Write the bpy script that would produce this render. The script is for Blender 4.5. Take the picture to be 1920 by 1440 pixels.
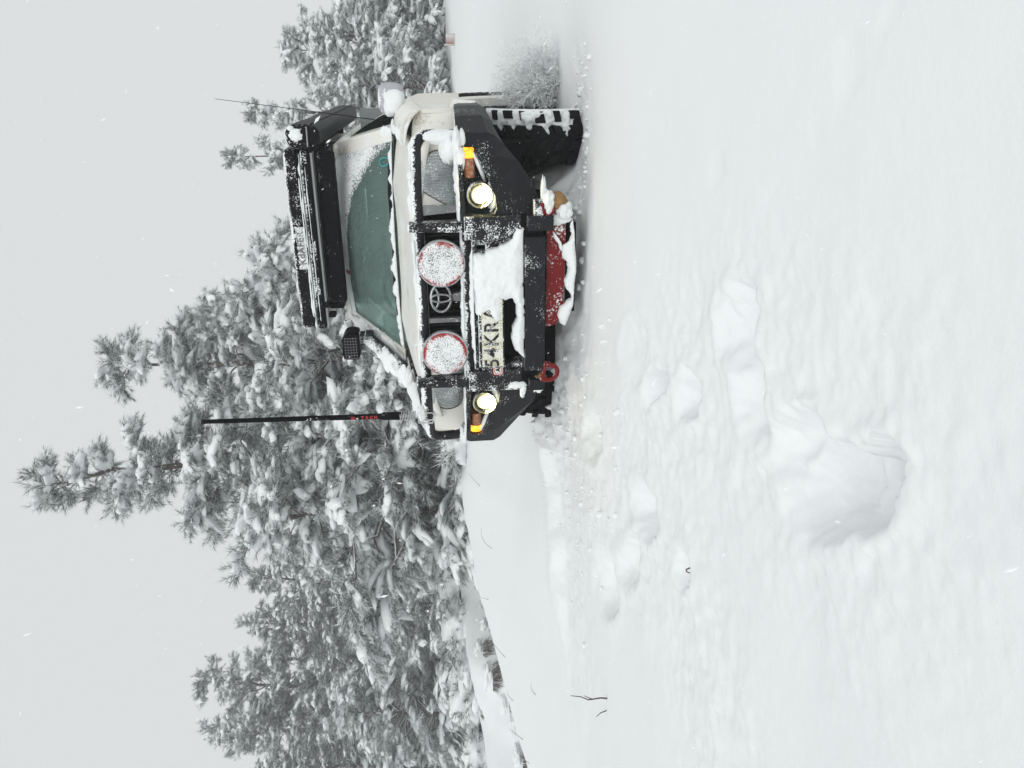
import bpy, bmesh, math, random
import numpy as np
from mathutils import Matrix, Vector
from math import sin, cos, pi, radians, sqrt, atan2

for o in list(bpy.data.objects): bpy.data.objects.remove(o)
SC = bpy.context.scene
COL = SC.collection

# ------------------------------------------------------------------ camera
# the phone was held sideways, so the picture lies on its side: world up is picture left
CAM_H, PITCH, ROLL = 0.76, radians(5.55), radians(1.7)
fwd = Vector((0, cos(PITCH), -sin(PITCH)))
up0 = Vector((0, sin(PITCH), cos(PITCH))); r0 = Vector((1, 0, 0))
rgt = cos(ROLL) * r0 - sin(ROLL) * up0
upv = cos(ROLL) * up0 + sin(ROLL) * r0
cd = bpy.data.cameras.new('camera'); cam = bpy.data.objects.new('camera', cd); COL.objects.link(cam)
cd.sensor_fit = 'HORIZONTAL'; cd.sensor_width = 36.0; cd.lens = 36.0 * 1440 / 1920
cd.clip_start = 0.02; cd.clip_end = 3000
X, Y, Z = -upv, rgt, -fwd
cam.matrix_world = Matrix(((X.x, Y.x, Z.x, 0), (X.y, Y.y, Z.y, 0), (X.z, Y.z, Z.z, CAM_H), (0, 0, 0, 1)))
SC.camera = cam

# ------------------------------------------------------------------ overcast sky, veiled sun, exposure
SUN_EL, SUN_AZ = radians(40), radians(200)
W = bpy.data.worlds.new('World'); SC.world = W; W.use_nodes = True
nt = W.node_tree; nt.nodes.clear()
wo = nt.nodes.new('ShaderNodeOutputWorld'); bg = nt.nodes.new('ShaderNodeBackground')
sky = nt.nodes.new('ShaderNodeTexSky'); sky.sky_type = 'NISHITA'; sky.sun_disc = False
sky.sun_elevation = SUN_EL; sky.sun_rotation = SUN_AZ; sky.dust_density = 6.0
hs = nt.nodes.new('ShaderNodeHueSaturation'); hs.inputs['Saturation'].default_value = 0.1
hs.inputs['Value'].default_value = 1.0
mx = nt.nodes.new('ShaderNodeMix'); mx.data_type = 'RGBA'; mx.inputs['Factor'].default_value = 0.9
mx.inputs[7].default_value = (7.42, 7.66, 7.74, 1)     # the cloud layer in front of the clear sky
nt.links.new(sky.outputs[0], hs.inputs['Color']); nt.links.new(hs.outputs[0], mx.inputs[6])
nt.links.new(mx.outputs[2], bg.inputs['Color']); bg.inputs['Strength'].default_value = 0.1
nt.links.new(bg.outputs[0], wo.inputs['Surface'])
sd = bpy.data.lights.new('sun', 'SUN'); sd.energy = 0.92; sd.angle = radians(60); sd.color = (1, 0.985, 0.96)
so = bpy.data.objects.new('sun', sd); COL.objects.link(so)
sv = Vector((sin(SUN_AZ) * cos(SUN_EL), cos(SUN_AZ) * cos(SUN_EL), sin(SUN_EL)))
so.rotation_euler = sv.to_track_quat('Z', 'Y').to_euler(); so.location = (0, 0, 30)
SC.view_settings.view_transform = 'Standard'; SC.view_settings.look = 'None'
SC.view_settings.exposure = 0.05; SC.view_settings.gamma = 1.0; SC.view_settings.use_curve_mapping = False
SC.render.engine = 'CYCLES'
SC.cycles.use_denoising = True; SC.cycles.use_adaptive_sampling = True; SC.cycles.adaptive_threshold = 0.015; SC.cycles.max_bounces = 6; SC.cycles.diffuse_bounces = 4; SC.cycles.glossy_bounces = 3; SC.cycles.volume_bounces = 1
SC.cycles.transparent_max_bounces = 8

# ------------------------------------------------------------------ helpers
RNG = np.random.default_rng(7)
random.seed(7)

def link(o, parent=None):
    COL.objects.link(o)
    if parent is not None: o.parent = parent
    return o

def mesh_obj(name, verts, faces, mat=None, parent=None, smooth=False, bevel=0, solid=0, mats=None, mi=None):
    me = bpy.data.meshes.new(name); me.from_pydata([tuple(v) for v in verts], [], [tuple(f) for f in faces])
    if mats:
        for m in mats: me.materials.append(m)
        if mi is not None: me.polygons.foreach_set('material_index', np.asarray(mi, np.int32))
    elif mat: me.materials.append(mat)
    if smooth: me.polygons.foreach_set('use_smooth', np.ones(len(me.polygons), bool))
    me.update()
    o = bpy.data.objects.new(name, me); link(o, parent)
    if solid:
        s = o.modifiers.new('solid', 'SOLIDIFY'); s.thickness = solid; s.offset = 0
    if bevel:
        b = o.modifiers.new('bevel', 'BEVEL'); b.width = bevel; b.segments = 2; b.limit_method = 'ANGLE'
    return o

def fast_mesh(name, V, F3, mats, mi=None, smooth=False):
    """V (n,3), F3 (m,3) numpy triangles"""
    me = bpy.data.meshes.new(name)
    n, m = len(V), len(F3)
    me.vertices.add(n); me.vertices.foreach_set('co', np.asarray(V, np.float32).ravel())
    me.loops.add(m * 3); me.loops.foreach_set('vertex_index', np.asarray(F3, np.int32).ravel())
    me.polygons.add(m); me.polygons.foreach_set('loop_start', np.arange(0, m * 3, 3, dtype=np.int32))
    for mm in mats: me.materials.append(mm)
    if mi is not None: me.polygons.foreach_set('material_index', np.asarray(mi, np.int32))
    me.polygons.foreach_set('use_smooth', np.full(m, smooth, bool))
    me.update(calc_edges=True); me.validate()
    return me

def tag(o, label=None, cat=None, group=None, kind=None):
    if label: o['label'] = label
    if cat: o['category'] = cat
    if group: o['group'] = group
    if kind: o['kind'] = kind
    return o

def empty(name, mw):
    o = bpy.data.objects.new(name, None); COL.objects.link(o); o.matrix_world = mw
    o.empty_display_size = 0.2
    return o

# value noise in numpy
def _h(ix, iy, s):
    n = (ix.astype(np.int64) * 374761393 + iy.astype(np.int64) * 668265263 + s * 1442695041) & 0x7fffffff
    n = (n ^ (n >> 13)) * 1274126177 & 0x7fffffff
    return ((n ^ (n >> 16)) & 0xffff) / 65535.0
def vnoise(x, y, s=0):
    x = np.asarray(x, float); y = np.asarray(y, float)
    ix = np.floor(x); iy = np.floor(y); fx = x - ix; fy = y - iy
    fx = fx * fx * fx * (fx * (fx * 6 - 15) + 10); fy = fy * fy * fy * (fy * (fy * 6 - 15) + 10)
    a = _h(ix, iy, s); b = _h(ix + 1, iy, s); c = _h(ix, iy + 1, s); d = _h(ix + 1, iy + 1, s)
    return (a + (b - a) * fx + (c - a) * fy + (a - b - c + d) * fx * fy) * 2 - 1
def fbm(x, y, s=0, o=4):
    t = 0; a = 1.0; f = 1.0
    for i in range(o):
        t = t + a * vnoise(x * f + 17.3 * i, y * f - 9.1 * i, s + i); a *= .5; f *= 2.03
    return t / 1.9
def sstep(a, b, x):
    t = np.clip((np.asarray(x, float) - a) / (b - a), 0, 1); return t * t * (3 - 2 * t)

# ------------------------------------------------------------------ materials
class NT:
    def __init__(s, name):
        s.m = bpy.data.materials.new(name); s.m.use_nodes = True
        s.t = s.m.node_tree; s.b = s.t.nodes['Principled BSDF']; s.out = s.t.nodes['Material Output']
        s.tc = s.t.nodes.new('ShaderNodeTexCoord')
    def n(s, typ, **kw):
        x = s.t.nodes.new(typ)
        for k, v in kw.items():
            if k in x.inputs: s.put(x.inputs[k], v)
            else: setattr(x, k, v)
        return x
    def put(s, inp, v):
        if hasattr(v, 'is_output'): s.t.links.new(v, inp)
        else: inp.default_value = v
    def math(s, op, a, b=0.0, c=None):
        x = s.t.nodes.new('ShaderNodeMath'); x.operation = op
        s.put(x.inputs[0], a); s.put(x.inputs[1], b)
        if c is not None: s.put(x.inputs[2], c)
        return x.outputs[0]
    def noise(s, scale, detail=3, rough=.55, vec=None, out=0):
        x = s.t.nodes.new('ShaderNodeTexNoise'); x.inputs['Scale'].default_value = scale
        x.inputs['Detail'].default_value = detail; x.inputs['Roughness'].default_value = rough
        s.t.links.new(vec if vec is not None else s.tc.outputs['Object'], x.inputs['Vector'])
        return x.outputs[out]
    def ramp(s, v, a, b):
        x = s.t.nodes.new('ShaderNodeMapRange'); x.interpolation_type = 'SMOOTHSTEP'
        s.put(x.inputs[0], v); x.inputs[1].default_value = a; x.inputs[2].default_value = b
        return x.outputs[0]
    def mix(s, f, a, b):
        x = s.t.nodes.new('ShaderNodeMix'); x.data_type = 'RGBA'
        s.put(x.inputs[0], f); s.put(x.inputs[6], a); s.put(x.inputs[7], b)
        return x.outputs[2]
    def bump(s, h, strength, dist):
        x = s.t.nodes.new('ShaderNodeBump'); x.inputs['Strength'].default_value = strength
        x.inputs['Distance'].default_value = dist; s.put(x.inputs['Height'], h)
        s.t.links.new(x.outputs[0], s.b.inputs['Normal']); return x
    def nz(s):
        g = s.t.nodes.new('ShaderNodeNewGeometry'); sp = s.t.nodes.new('ShaderNodeSeparateXYZ')
        s.t.links.new(g.outputs['Normal'], sp.inputs[0]); return sp.outputs[2]
    def xyz(s, which='Object'):
        sp = s.t.nodes.new('ShaderNodeSeparateXYZ'); s.t.links.new(s.tc.outputs[which], sp.inputs[0]); return sp.outputs

def c4(c): return (c[0], c[1], c[2], 1.0)
SNOWC = (.86, .885, .89)

def plain(name, col, rough=.6, metal=0.0, var=.0, scale=20, coat=0, spec=.5):
    N = NT(name); N.b.inputs['Specular IOR Level'].default_value = spec; N.b.inputs['Roughness'].default_value = rough; N.b.inputs['Metallic'].default_value = metal
    if coat: N.b.inputs['Coat Weight'].default_value = coat
    if var:
        f = N.noise(scale, 4)
        c = N.mix(f, c4([max(0, k * (1 - var)) for k in col]), c4([min(1, k * (1 + var)) for k in col]))
        N.put(N.b.inputs['Base Color'], c)
    else: N.b.inputs['Base Color'].default_value = c4(col)
    return N.m

def dusted(name, col, rough=.5, amt=.5, fine=140, coarse=9, upw=.35, metal=0.0, spec=.22, soft=.06):
    """a surface with dry snow grains blown onto it, thicker where it faces up"""
    N = NT(name)
    a = N.noise(fine, 2, .6); b = N.noise(coarse, 3)
    m = N.math('ADD', a, N.math('MULTIPLY', b, .9)); m = N.math('ADD', m, N.math('MULTIPLY', N.nz(), upw))
    k = N.ramp(m, 1.32 - amt * .5 - soft, 1.32 - amt * .5 + soft)
    v = N.noise(5, 3)
    base = N.mix(v, c4([x * .8 for x in col]), c4([x * 1.2 for x in col]))
    N.put(N.b.inputs['Base Color'], N.mix(k, base, c4(SNOWC)))
    N.put(N.b.inputs['Roughness'], N.math('ADD', rough, N.math('MULTIPLY', k, .9 - rough)))
    N.put(N.b.inputs['Metallic'], N.math('MULTIPLY', N.math('SUBTRACT', 1.0, k), metal))
    N.b.inputs['Specular IOR Level'].default_value = spec
    N.bump(k, .5, .004)
    return N.m

def snow_mat(name, s1=35, s2=160, b1=.25, b2=.3, d=.01, col=SNOWC):
    N = NT(name)
    h = N.math('ADD', N.math('MULTIPLY', N.noise(s1, 4), 1.0), N.math('MULTIPLY', N.noise(s2, 3), .4))
    v = N.noise(3.0, 3)
    N.put(N.b.inputs['Base Color'], N.mix(v, c4([k * .97 for k in col]), c4([min(1, k * 1.02) for k in col])))
    N.b.inputs['Roughness'].default_value = .85; N.b.inputs['Specular IOR Level'].default_value = .25
    N.bump(h, b1, d)
    return N.m

M_SNOW = snow_mat('fresh_snow', 45, 190, .30, .3, .012)
M_GROUND = None
def ground_mat():
    N = NT('snow_field')
    mp = N.n('ShaderNodeMapping'); mp.inputs['Scale'].default_value = (1, 1.6, 1)
    N.t.links.new(N.tc.outputs['Object'], mp.inputs['Vector'])
    h = N.math('ADD', N.math('MULTIPLY', N.noise(26, 5, .62, mp.outputs[0]), 1.0), N.math('MULTIPLY', N.noise(130, 3), .35))
    h = N.math('ADD', h, N.math('MULTIPLY', N.noise(7, 3), .35)); h = N.math('ADD', h, N.math('MULTIPLY', N.noise(420, 2), .16))
    v = N.noise(1.1, 4)
    N.put(N.b.inputs['Base Color'], N.mix(v, (.815, .843, .86, 1), (.855, .87, .87, 1)))
    N.b.inputs['Roughness'].default_value = .85; N.b.inputs['Specular IOR Level'].default_value = .2
    N.bump(h, .17, .009)
    return N.m
M_GROUND = ground_mat()

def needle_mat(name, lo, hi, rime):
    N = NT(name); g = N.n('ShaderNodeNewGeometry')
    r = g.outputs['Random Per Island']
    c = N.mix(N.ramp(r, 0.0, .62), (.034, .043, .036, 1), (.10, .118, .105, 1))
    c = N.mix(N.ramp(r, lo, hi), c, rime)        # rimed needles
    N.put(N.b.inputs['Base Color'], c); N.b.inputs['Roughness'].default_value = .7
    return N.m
def rime_mat():
    N = NT('rimed_needles'); g = N.n('ShaderNodeNewGeometry')
    N.put(N.b.inputs['Base Color'], N.mix(g.outputs['Random Per Island'], (.55, .58, .585, 1), (.88, .90, .90, 1)))
    N.b.inputs['Roughness'].default_value = .8
    return N.m
M_NEEDLE = needle_mat('pine_needles', .45, .9, (.56, .59, .585, 1)); M_NEEDLE2 = needle_mat('thinly_rimed_needles', .62, 1.05, (.46, .49, .485, 1)); M_RIME = rime_mat()  # the second needle set carries less and greyer rime
def bark_mat():
    N = NT('snowy_bark')
    m = N.math('ADD', N.noise(9, 4), N.math('MULTIPLY', N.nz(), .55))
    k = N.ramp(m, .50, .66)
    b = N.mix(N.noise(22, 4), (.05, .042, .036, 1), (.17, .135, .11, 1))
    N.put(N.b.inputs['Base Color'], N.mix(k, b, c4([x * .95 for x in SNOWC])))
    N.b.inputs['Roughness'].default_value = .9; N.bump(N.noise(40, 3), .6, .01)
    return N.m
M_BARK = bark_mat()
M_GRASS = plain('dry_grass', (.16, .13, .08), .8, var=.35, scale=30)

# ------------------------------------------------------------------ the snow-covered ground
CREST = np.array([(-60, 2), (-12, 1.5), (-6, 3.2), (-4.5, 5.0), (-3.25, 6.5), (-2.64, 7.2), (-2.05, 7.8), (-1.3, 8.3), (-.6, 8.6), (1.5, 9.5), (6, 16), (40, 40)], float)
CRZ = np.array([0, -.2, -.14, -.06, .06, .27, .44, .52, .53, .34, .06, 0.])
HOLES = [  # x, y, rx, ry, depth, turn : boot holes and slumped pits in the trodden snow
    (-.235, 1.46, .105, .20, .13, .25), (-.185, 1.58, .10, .19, .07, -.3), (-.20, 1.30, .075, .11, .10, .5), (-.13, 1.55, .06, .12, .05, 0.), (.135, 1.88, .10, .135, .09, 0.), (-.03, 1.82, .135, .095, .07, .2),
    (-.025, 2.62, .055, .16, .13, .3), (-.05, 2.28, .075, .12, .09, .3), (-.50, 2.83, .10, .18, .13, -.2),
    (-.60, 2.38, .07, .10, .08, 0.), (-.265, 3.75, .13, .20, .07, 0.), (-.75, 3.1, .10, .22, .09, .4),
    (-.95, 3.55, .16, .25, .10, .2), (.10, 2.9, .12, .2, .02, 0.)]
TRAIL = np.array([(-.2, 1.35), (-.05, 1.85), (-.05, 2.4), (-.3, 2.9), (-.45, 3.4), (-.4, 4.1)])
TRAIL2 = np.array([(-1.5, 4.4), (-.9, 4.5), (-.3, 4.5), (.15, 4.2)])
TRAIL3 = np.array([(-.9, 2.2), (-.62, 2.5), (-.5, 3.0), (-.65, 3.8), (-.8, 4.4)])
def dpoly(x, y, P):
    d = np.full(np.shape(x), 1e9)
    for (a, b) in zip(P[:-1], P[1:]):
        ab = b - a; t = np.clip(((x - a[0]) * ab[0] + (y - a[1]) * ab[1]) / (ab @ ab), 0, 1)
        d = np.minimum(d, np.hypot(x - a[0] - t * ab[0], y - a[1] - t * ab[1]))
    return d
def ground_z(x, y, fine=True):
    x = np.asarray(x, float); y = np.asarray(y, float)
    z = .018 * fbm(x * .5, y * .5, 3, 3) + .003 * fbm(x * 2.2, y * 2.2, 5, 3)
    # verge bank on the left, with the ditch and the far bank behind it
    yc = np.interp(x, CREST[:, 0], CREST[:, 1]); zc = np.interp(x, CREST[:, 0], CRZ)
    zc = zc + .05 * fbm(x * .9, 0 * x, 21, 3); yc = yc + .35 * fbm(x * .8, 0 * x, 22, 3)
    t = np.clip((y - (yc - 3.4)) / 3.4, 0, 1)
    left = sstep(7.0, 1.2, x)
    z = z + np.where(y < yc, zc * (t ** 1.25), zc)
    d = y - yc
    ditch = -.75 * sstep(0, 1.7, d) * left
    farb = (.75 + .36 * sstep(-1.2, -2.8, x) + .01 * np.clip(d - 3, 0, 10)) * sstep(2.3, 3.9, d + .45 * fbm(x * .9, y * .9, 31, 3)) * left
    lump = .10 * fbm(x * 1.1, y * 1.1, 33, 4) * sstep(.8, 3, d) * left
    z = z + ditch + farb + lump
    z = z + np.where(x < -3, -.12 * sstep(-3, -8, x) * sstep(9, 4, y), 0)
    # far country rises gently to the woods
    z = z + .012 * np.clip(y - 22, 0, 60)
    # right verge: low hump with the shrub
    z = z + .26 * sstep(6, 18, y) * sstep(0, 3, x)
    z = z + .10 * fbm(x * .25, y * .25, 36, 2) * sstep(6, 12, y) * sstep(1, 4, x)
    # furrow edge left of the car and churned snow round the wheels
    st = sstep(-1.9, -1.2, x) * sstep(.05, -.35, x)
    z = z + .085 * st * sstep(4.66, 4.86, y + .10 * fbm(x * 3, y * 3, 41, 3)) * sstep(6.5, 5.2, y)
    dm = np.minimum(dpoly(x, y, TRAIL), np.minimum(dpoly(x, y, TRAIL2) * .8, dpoly(x, y, TRAIL3)))
    m = sstep(.62, .10, dm)
    r = 1 - np.abs(fbm(x * 4.5, y * 4.5, 51, 4)); r2 = 1 - np.abs(fbm(x * 11, y * 11, 55, 3))
    z = z + m * (.009 * (r - .7) + .006 * (r2 - .75) + .007 * fbm(x * 26, y * 26, 57, 4))
    tq = fbm(x * 4.2, y * 3.4, 53, 4) * 3.2 + .25 * fbm(x * 20, y * 20, 54, 3); fq = tq - np.floor(tq)
    z = z + m * .005 * (np.floor(tq) + sstep(.42, .58, fq)) * sstep(1.4, 1.9, y)
    ext = sstep(1.6, .3, dm)
    z = z + ext * .007 * fbm(x * 3.2, y * 3.2, 58, 3)
    # soft wind pits in the near field
    pit = np.clip(fbm(x * 7, y * 7, 61, 2) - .42, 0, 1); z = z - .018 * pit * sstep(3.6, 2.0, y) * sstep(-.1, .3, x)
    for (hx, hy, rx, ry, dp, a) in HOLES:
        ca, sa = cos(a), sin(a)
        wx = x + .012 * fbm(x * 34, y * 34, 73, 2) + .030 * fbm(x * 12, y * 12, 71, 4); wy = y + .045 * fbm(x * 12, y * 12, 75, 4)
        u = ((wx - hx) * ca + (wy - hy) * sa) / rx; v = (-(wx - hx) * sa + (wy - hy) * ca) / ry
        q = np.sqrt(u * u + np.where(v < 0, v * 1.12, v * .92) ** 2)
        edge = .26 + .55 * sstep(-.6, .9, v)               # the near lip breaks off sharply, the far side slopes
        z = z - .72 * dp * (1 + .12 * fbm(x * 14, y * 14, 77, 3)) * sstep(1.0 + .2 * edge, 1.0 - edge, q) + .006 * np.exp(-((q - 1.3) / .22) ** 2)
    # snow ploughed up under and beside the car
    for (wx, wy, am, rr) in ((1.42, 3.98, -.05, .28), (1.1, 4.0, -.03, .25), (-.22, 4.75, .10, .3), (.05, 4.35, .05, .3), (.65, 4.1, .03, .4)):
        z = z + am * np.exp(-((x - wx) ** 2 + (y - wy) ** 2) / rr ** 2) * (1 + .5 * fbm(x * 9, y * 9, 81, 3))
    # drift packed under the nose of the car
    lx = (x - .577) * .925 - (y - 4.263) * .379; ly = (x - .577) * .379 + (y - 4.263) * .925
    z = z + .15 * sstep(.62, .38, np.abs(lx)) * np.exp(-((ly - .10) / .26) ** 2) * (1 + .6 * fbm(x * 13, y * 13, 83, 4))
    z = z + .26 * sstep(.66, .50, np.abs(lx)) * np.exp(-((ly - .62) / .34) ** 2) * (1 + .5 * fbm(x * 11, y * 11, 85, 4))
    return z

def axis(a, b, step, lo, hi, g=1.09):
    c = list(np.arange(a, b, step)); s = step; p = a; L = []
    while p > lo: s = min(s * g, 6.0); p -= s; L.append(p)
    s = step; p = c[-1]; H = []
    while p < hi: s = min(s * g, 6.0); p += s; H.append(p)
    return np.array(L[::-1] + c + H)
gx = axis(-1.15, 1.05, .0095, -220, 220, 1.022)
gy = [.9]
while gy[-1] < 6.2: gy.append(gy[-1] * 1.0062)
s_ = .04
while gy[-1] < 420: s_ = min(s_ * 1.045, 6); gy.append(gy[-1] + s_)
gy = np.array([-30, -15, -8, -4, -2, -1, -.4, 0, .3, .5, .65, .78, .86] + gy)
GX, GY = np.meshgrid(gx, gy); GZ = ground_z(GX, GY)
nx, ny = len(gx), len(gy)
V = np.stack([GX.ravel(), GY.ravel(), GZ.ravel()], 1)
i = np.arange(nx * ny).reshape(ny, nx)
a, b, c, d = i[:-1, :-1].ravel(), i[:-1, 1:].ravel(), i[1:, 1:].ravel(), i[1:, :-1].ravel()
F = np.concatenate([np.stack([a, b, c], 1), np.stack([a, c, d], 1)])
ground = bpy.data.objects.new('snowy_ground', fast_mesh('snowy_ground', V, F, [M_GROUND], smooth=True)); link(ground)
tag(ground, kind='structure')
def gz(x, y): return float(ground_z(np.array([x]), np.array([y]))[0])

# ------------------------------------------------------------------ pines
def ico(sub):
    bm = bmesh.new(); bmesh.ops.create_icosphere(bm, subdivisions=sub, radius=1)
    v = np.array([p.co[:] for p in bm.verts]); f = np.array([[q.index for q in k.verts] for k in bm.faces]); bm.free()
    return v, f
ICO1 = ico(1); ICO2 = ico(2); ICO3 = ico(3); ICO4 = ico(4)

def tubes(paths, n=5):
    """paths: list of (pts (k,3), radii (k)) -> V, F"""
    VV, FF, base = [], [], 0
    for P, R_ in paths:
        P = np.asarray(P, float); k = len(P)
        T = np.gradient(P, axis=0); T /= np.linalg.norm(T, axis=1)[:, None] + 1e-9
        ref = np.array([0, 0, 1.]) if abs(T[0][2]) < .8 else np.array([1., 0, 0])
        A = np.cross(T, ref); A /= np.linalg.norm(A, axis=1)[:, None] + 1e-9; B = np.cross(T, A)
        th = np.arange(n) * 2 * pi / n
        ring = P[:, None, :] + (A[:, None, :] * np.cos(th)[None, :, None] + B[:, None, :] * np.sin(th)[None, :, None]) * np.asarray(R_)[:, None, None]
        VV.append(ring.reshape(-1, 3))
        q = np.arange(k * n).reshape(k, n); a = q[:-1]; b = np.roll(a, -1, 1); d = q[1:]; c = np.roll(d, -1, 1)
        FF.append(np.stack([a.ravel(), b.ravel(), c.ravel()], 1) + base); FF.append(np.stack([a.ravel(), c.ravel(), d.ravel()], 1) + base)
        base += k * n
    return np.concatenate(VV), np.concatenate(FF)

WIND = np.array([.45, -.35, 0.])
def pine(seed, H=7.0, spread=2.2, crown_lo=.10, top_pow=.8, whorls=15, dens=1.0, bare_top=0, nblade=26, lean=(0, 0), snowy=.5, sparse=0, loose=0.0):
    rg = np.random.default_rng(seed)
    k = 14; t = np.linspace(0, 1, k)
    sway = np.cumsum(rg.normal(0, (.035 + .06 * loose) * H / 7, (k, 2)), 0)
    tr = np.zeros((k, 3)); tr[:, 2] = t * H; tr[:, 0] = sway[:, 0] * t + lean[0] * t ** 1.5; tr[:, 1] = sway[:, 1] * t + lean[1] * t ** 1.5
    paths = [(tr, .02 * H * (1 - t) ** .85 + .008)]
    SP, SD, SS, SW = [], [], [], []; MS = []
    def shoot(p, d, s, w): SP.append(p); SD.append(d); SS.append(s); SW.append(w)
    for wi in range(whorls):
        h = crown_lo + (1 - crown_lo) * (wi + .5 + rg.uniform(-.3, .3)) / whorls
        h = min(h, .985); q = (h - crown_lo) / (1 - crown_lo)
        prof = min(1, .55 + 1.5 * q) * (1 - q) ** top_pow + .09
        base = np.array([np.interp(h, t, tr[:, j]) for j in range(3)])
        nl = int(rg.integers(4, 7)) if q < .8 else int(rg.integers(3, 6))
        if sparse: nl = max(2, nl - sparse)
        az0 = rg.uniform(0, 2 * pi)
        for li in range(nl):
            az = az0 + li * 2 * pi / nl + rg.normal(0, .3 + .5 * loose)
            if loose:
                hj = min(.985, max(.04, h + rg.normal(0, .55 / whorls))); base = np.array([np.interp(hj, t, tr[:, j]) for j in range(3)])
            L = spread * prof * rg.uniform(.55 - .2 * loose, 1.15 + .35 * loose)
            hd = np.array([cos(az), sin(az), 0]) + WIND * .25; hd /= np.linalg.norm(hd)
            up = rg.uniform(.20, .60) + .5 * q; droop = rg.uniform(.45, .95) * (1 - .6 * q)
            tt = np.linspace(0, 1, 7)
            P = base + hd[None] * (L * tt)[:, None]; P[:, 2] += L * (up * tt - droop * tt ** 2)
            side = np.array([-hd[1], hd[0], 0]); P += side[None] * (rg.normal(0, .10) * L * tt ** 2)[:, None]
            P[1:-1] += rg.normal(0, (.025 + .03 * loose) * L, (5, 3))
            paths.append((P, np.linspace(.012 + .012 * L, .004, 7)))
            lim_load = snowy * rg.choice([.25, .9, 1.7])
            ns = max(3, int((4 + 5.5 * L) * dens))
            for si in range(ns):
                u = .25 + .75 * (si + rg.uniform(0, 1)) / ns if L > .6 else rg.uniform(.1, 1)
                p = np.array([np.interp(u, tt, P[:, j]) for j in range(3)])
                tg = np.array([np.interp(min(1, u + .08), tt, P[:, j]) for j in range(3)]) - np.array([np.interp(max(0, u - .08), tt, P[:, j]) for j in range(3)])
                tg /= np.linalg.norm(tg) + 1e-9
                sg = 1 if si % 2 else -1
                sdv = tg * rg.uniform(.5, 1) + side * sg * rg.uniform(.3, 1.0) + np.array([0, 0, rg.uniform(-.25, .45)])
                sdv /= np.linalg.norm(sdv)
                l = (.18 + .30 * L * (1.05 - u)) * rg.uniform(.7, 1.2)
                e = p + sdv * l; e[2] -= .10 * l
                if l > .2: paths.append((np.array([p, (p + e) / 2 + np.array([0, 0, .04 * l]), e]), [.007, .005, .003]))
                load = rg.uniform(0, 1) < lim_load * (.55 + .7 * u)
                nsh = 3 + int(l * 9)
                if load and rg.uniform() < .95: MS.append((p + (e - p) * .6, e - p + np.array([0, 0, -.25 * l]), l * .46 + .09, rg.uniform(.09, .17), rg.uniform(.06, .115)))
                for c in range(nsh):
                    v = (c + 1) / nsh
                    dd = sdv + rg.normal(0, .30 if load else .45, 3) + np.array([0, 0, -.22 if load else .10]) + WIND * .25; dd /= np.linalg.norm(dd)
                    shoot(p + (e - p) * v, dd, rg.uniform(.15, .27), load)
            tg = P[-1] - P[-2]; tg /= np.linalg.norm(tg)
            for c in range(3):
                dd = tg + rg.normal(0, .3, 3) + np.array([0, 0, .15]); dd /= np.linalg.norm(dd); shoot(P[-1], dd, rg.uniform(.2, .3), rg.uniform() < snowy)
    for c in range(7):
        dd = np.array([0, 0, 1.]) + rg.normal(0, .4, 3); dd /= np.linalg.norm(dd); shoot(tr[-1] + np.array([0, 0, -.06 * c]), dd, rg.uniform(.22, .34), False)
    tv, tf = tubes(paths)
    return tv, tf, foliage(rg, np.array(SP), np.array(SD), np.array(SS), np.array(SW), nblade, MS)

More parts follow.
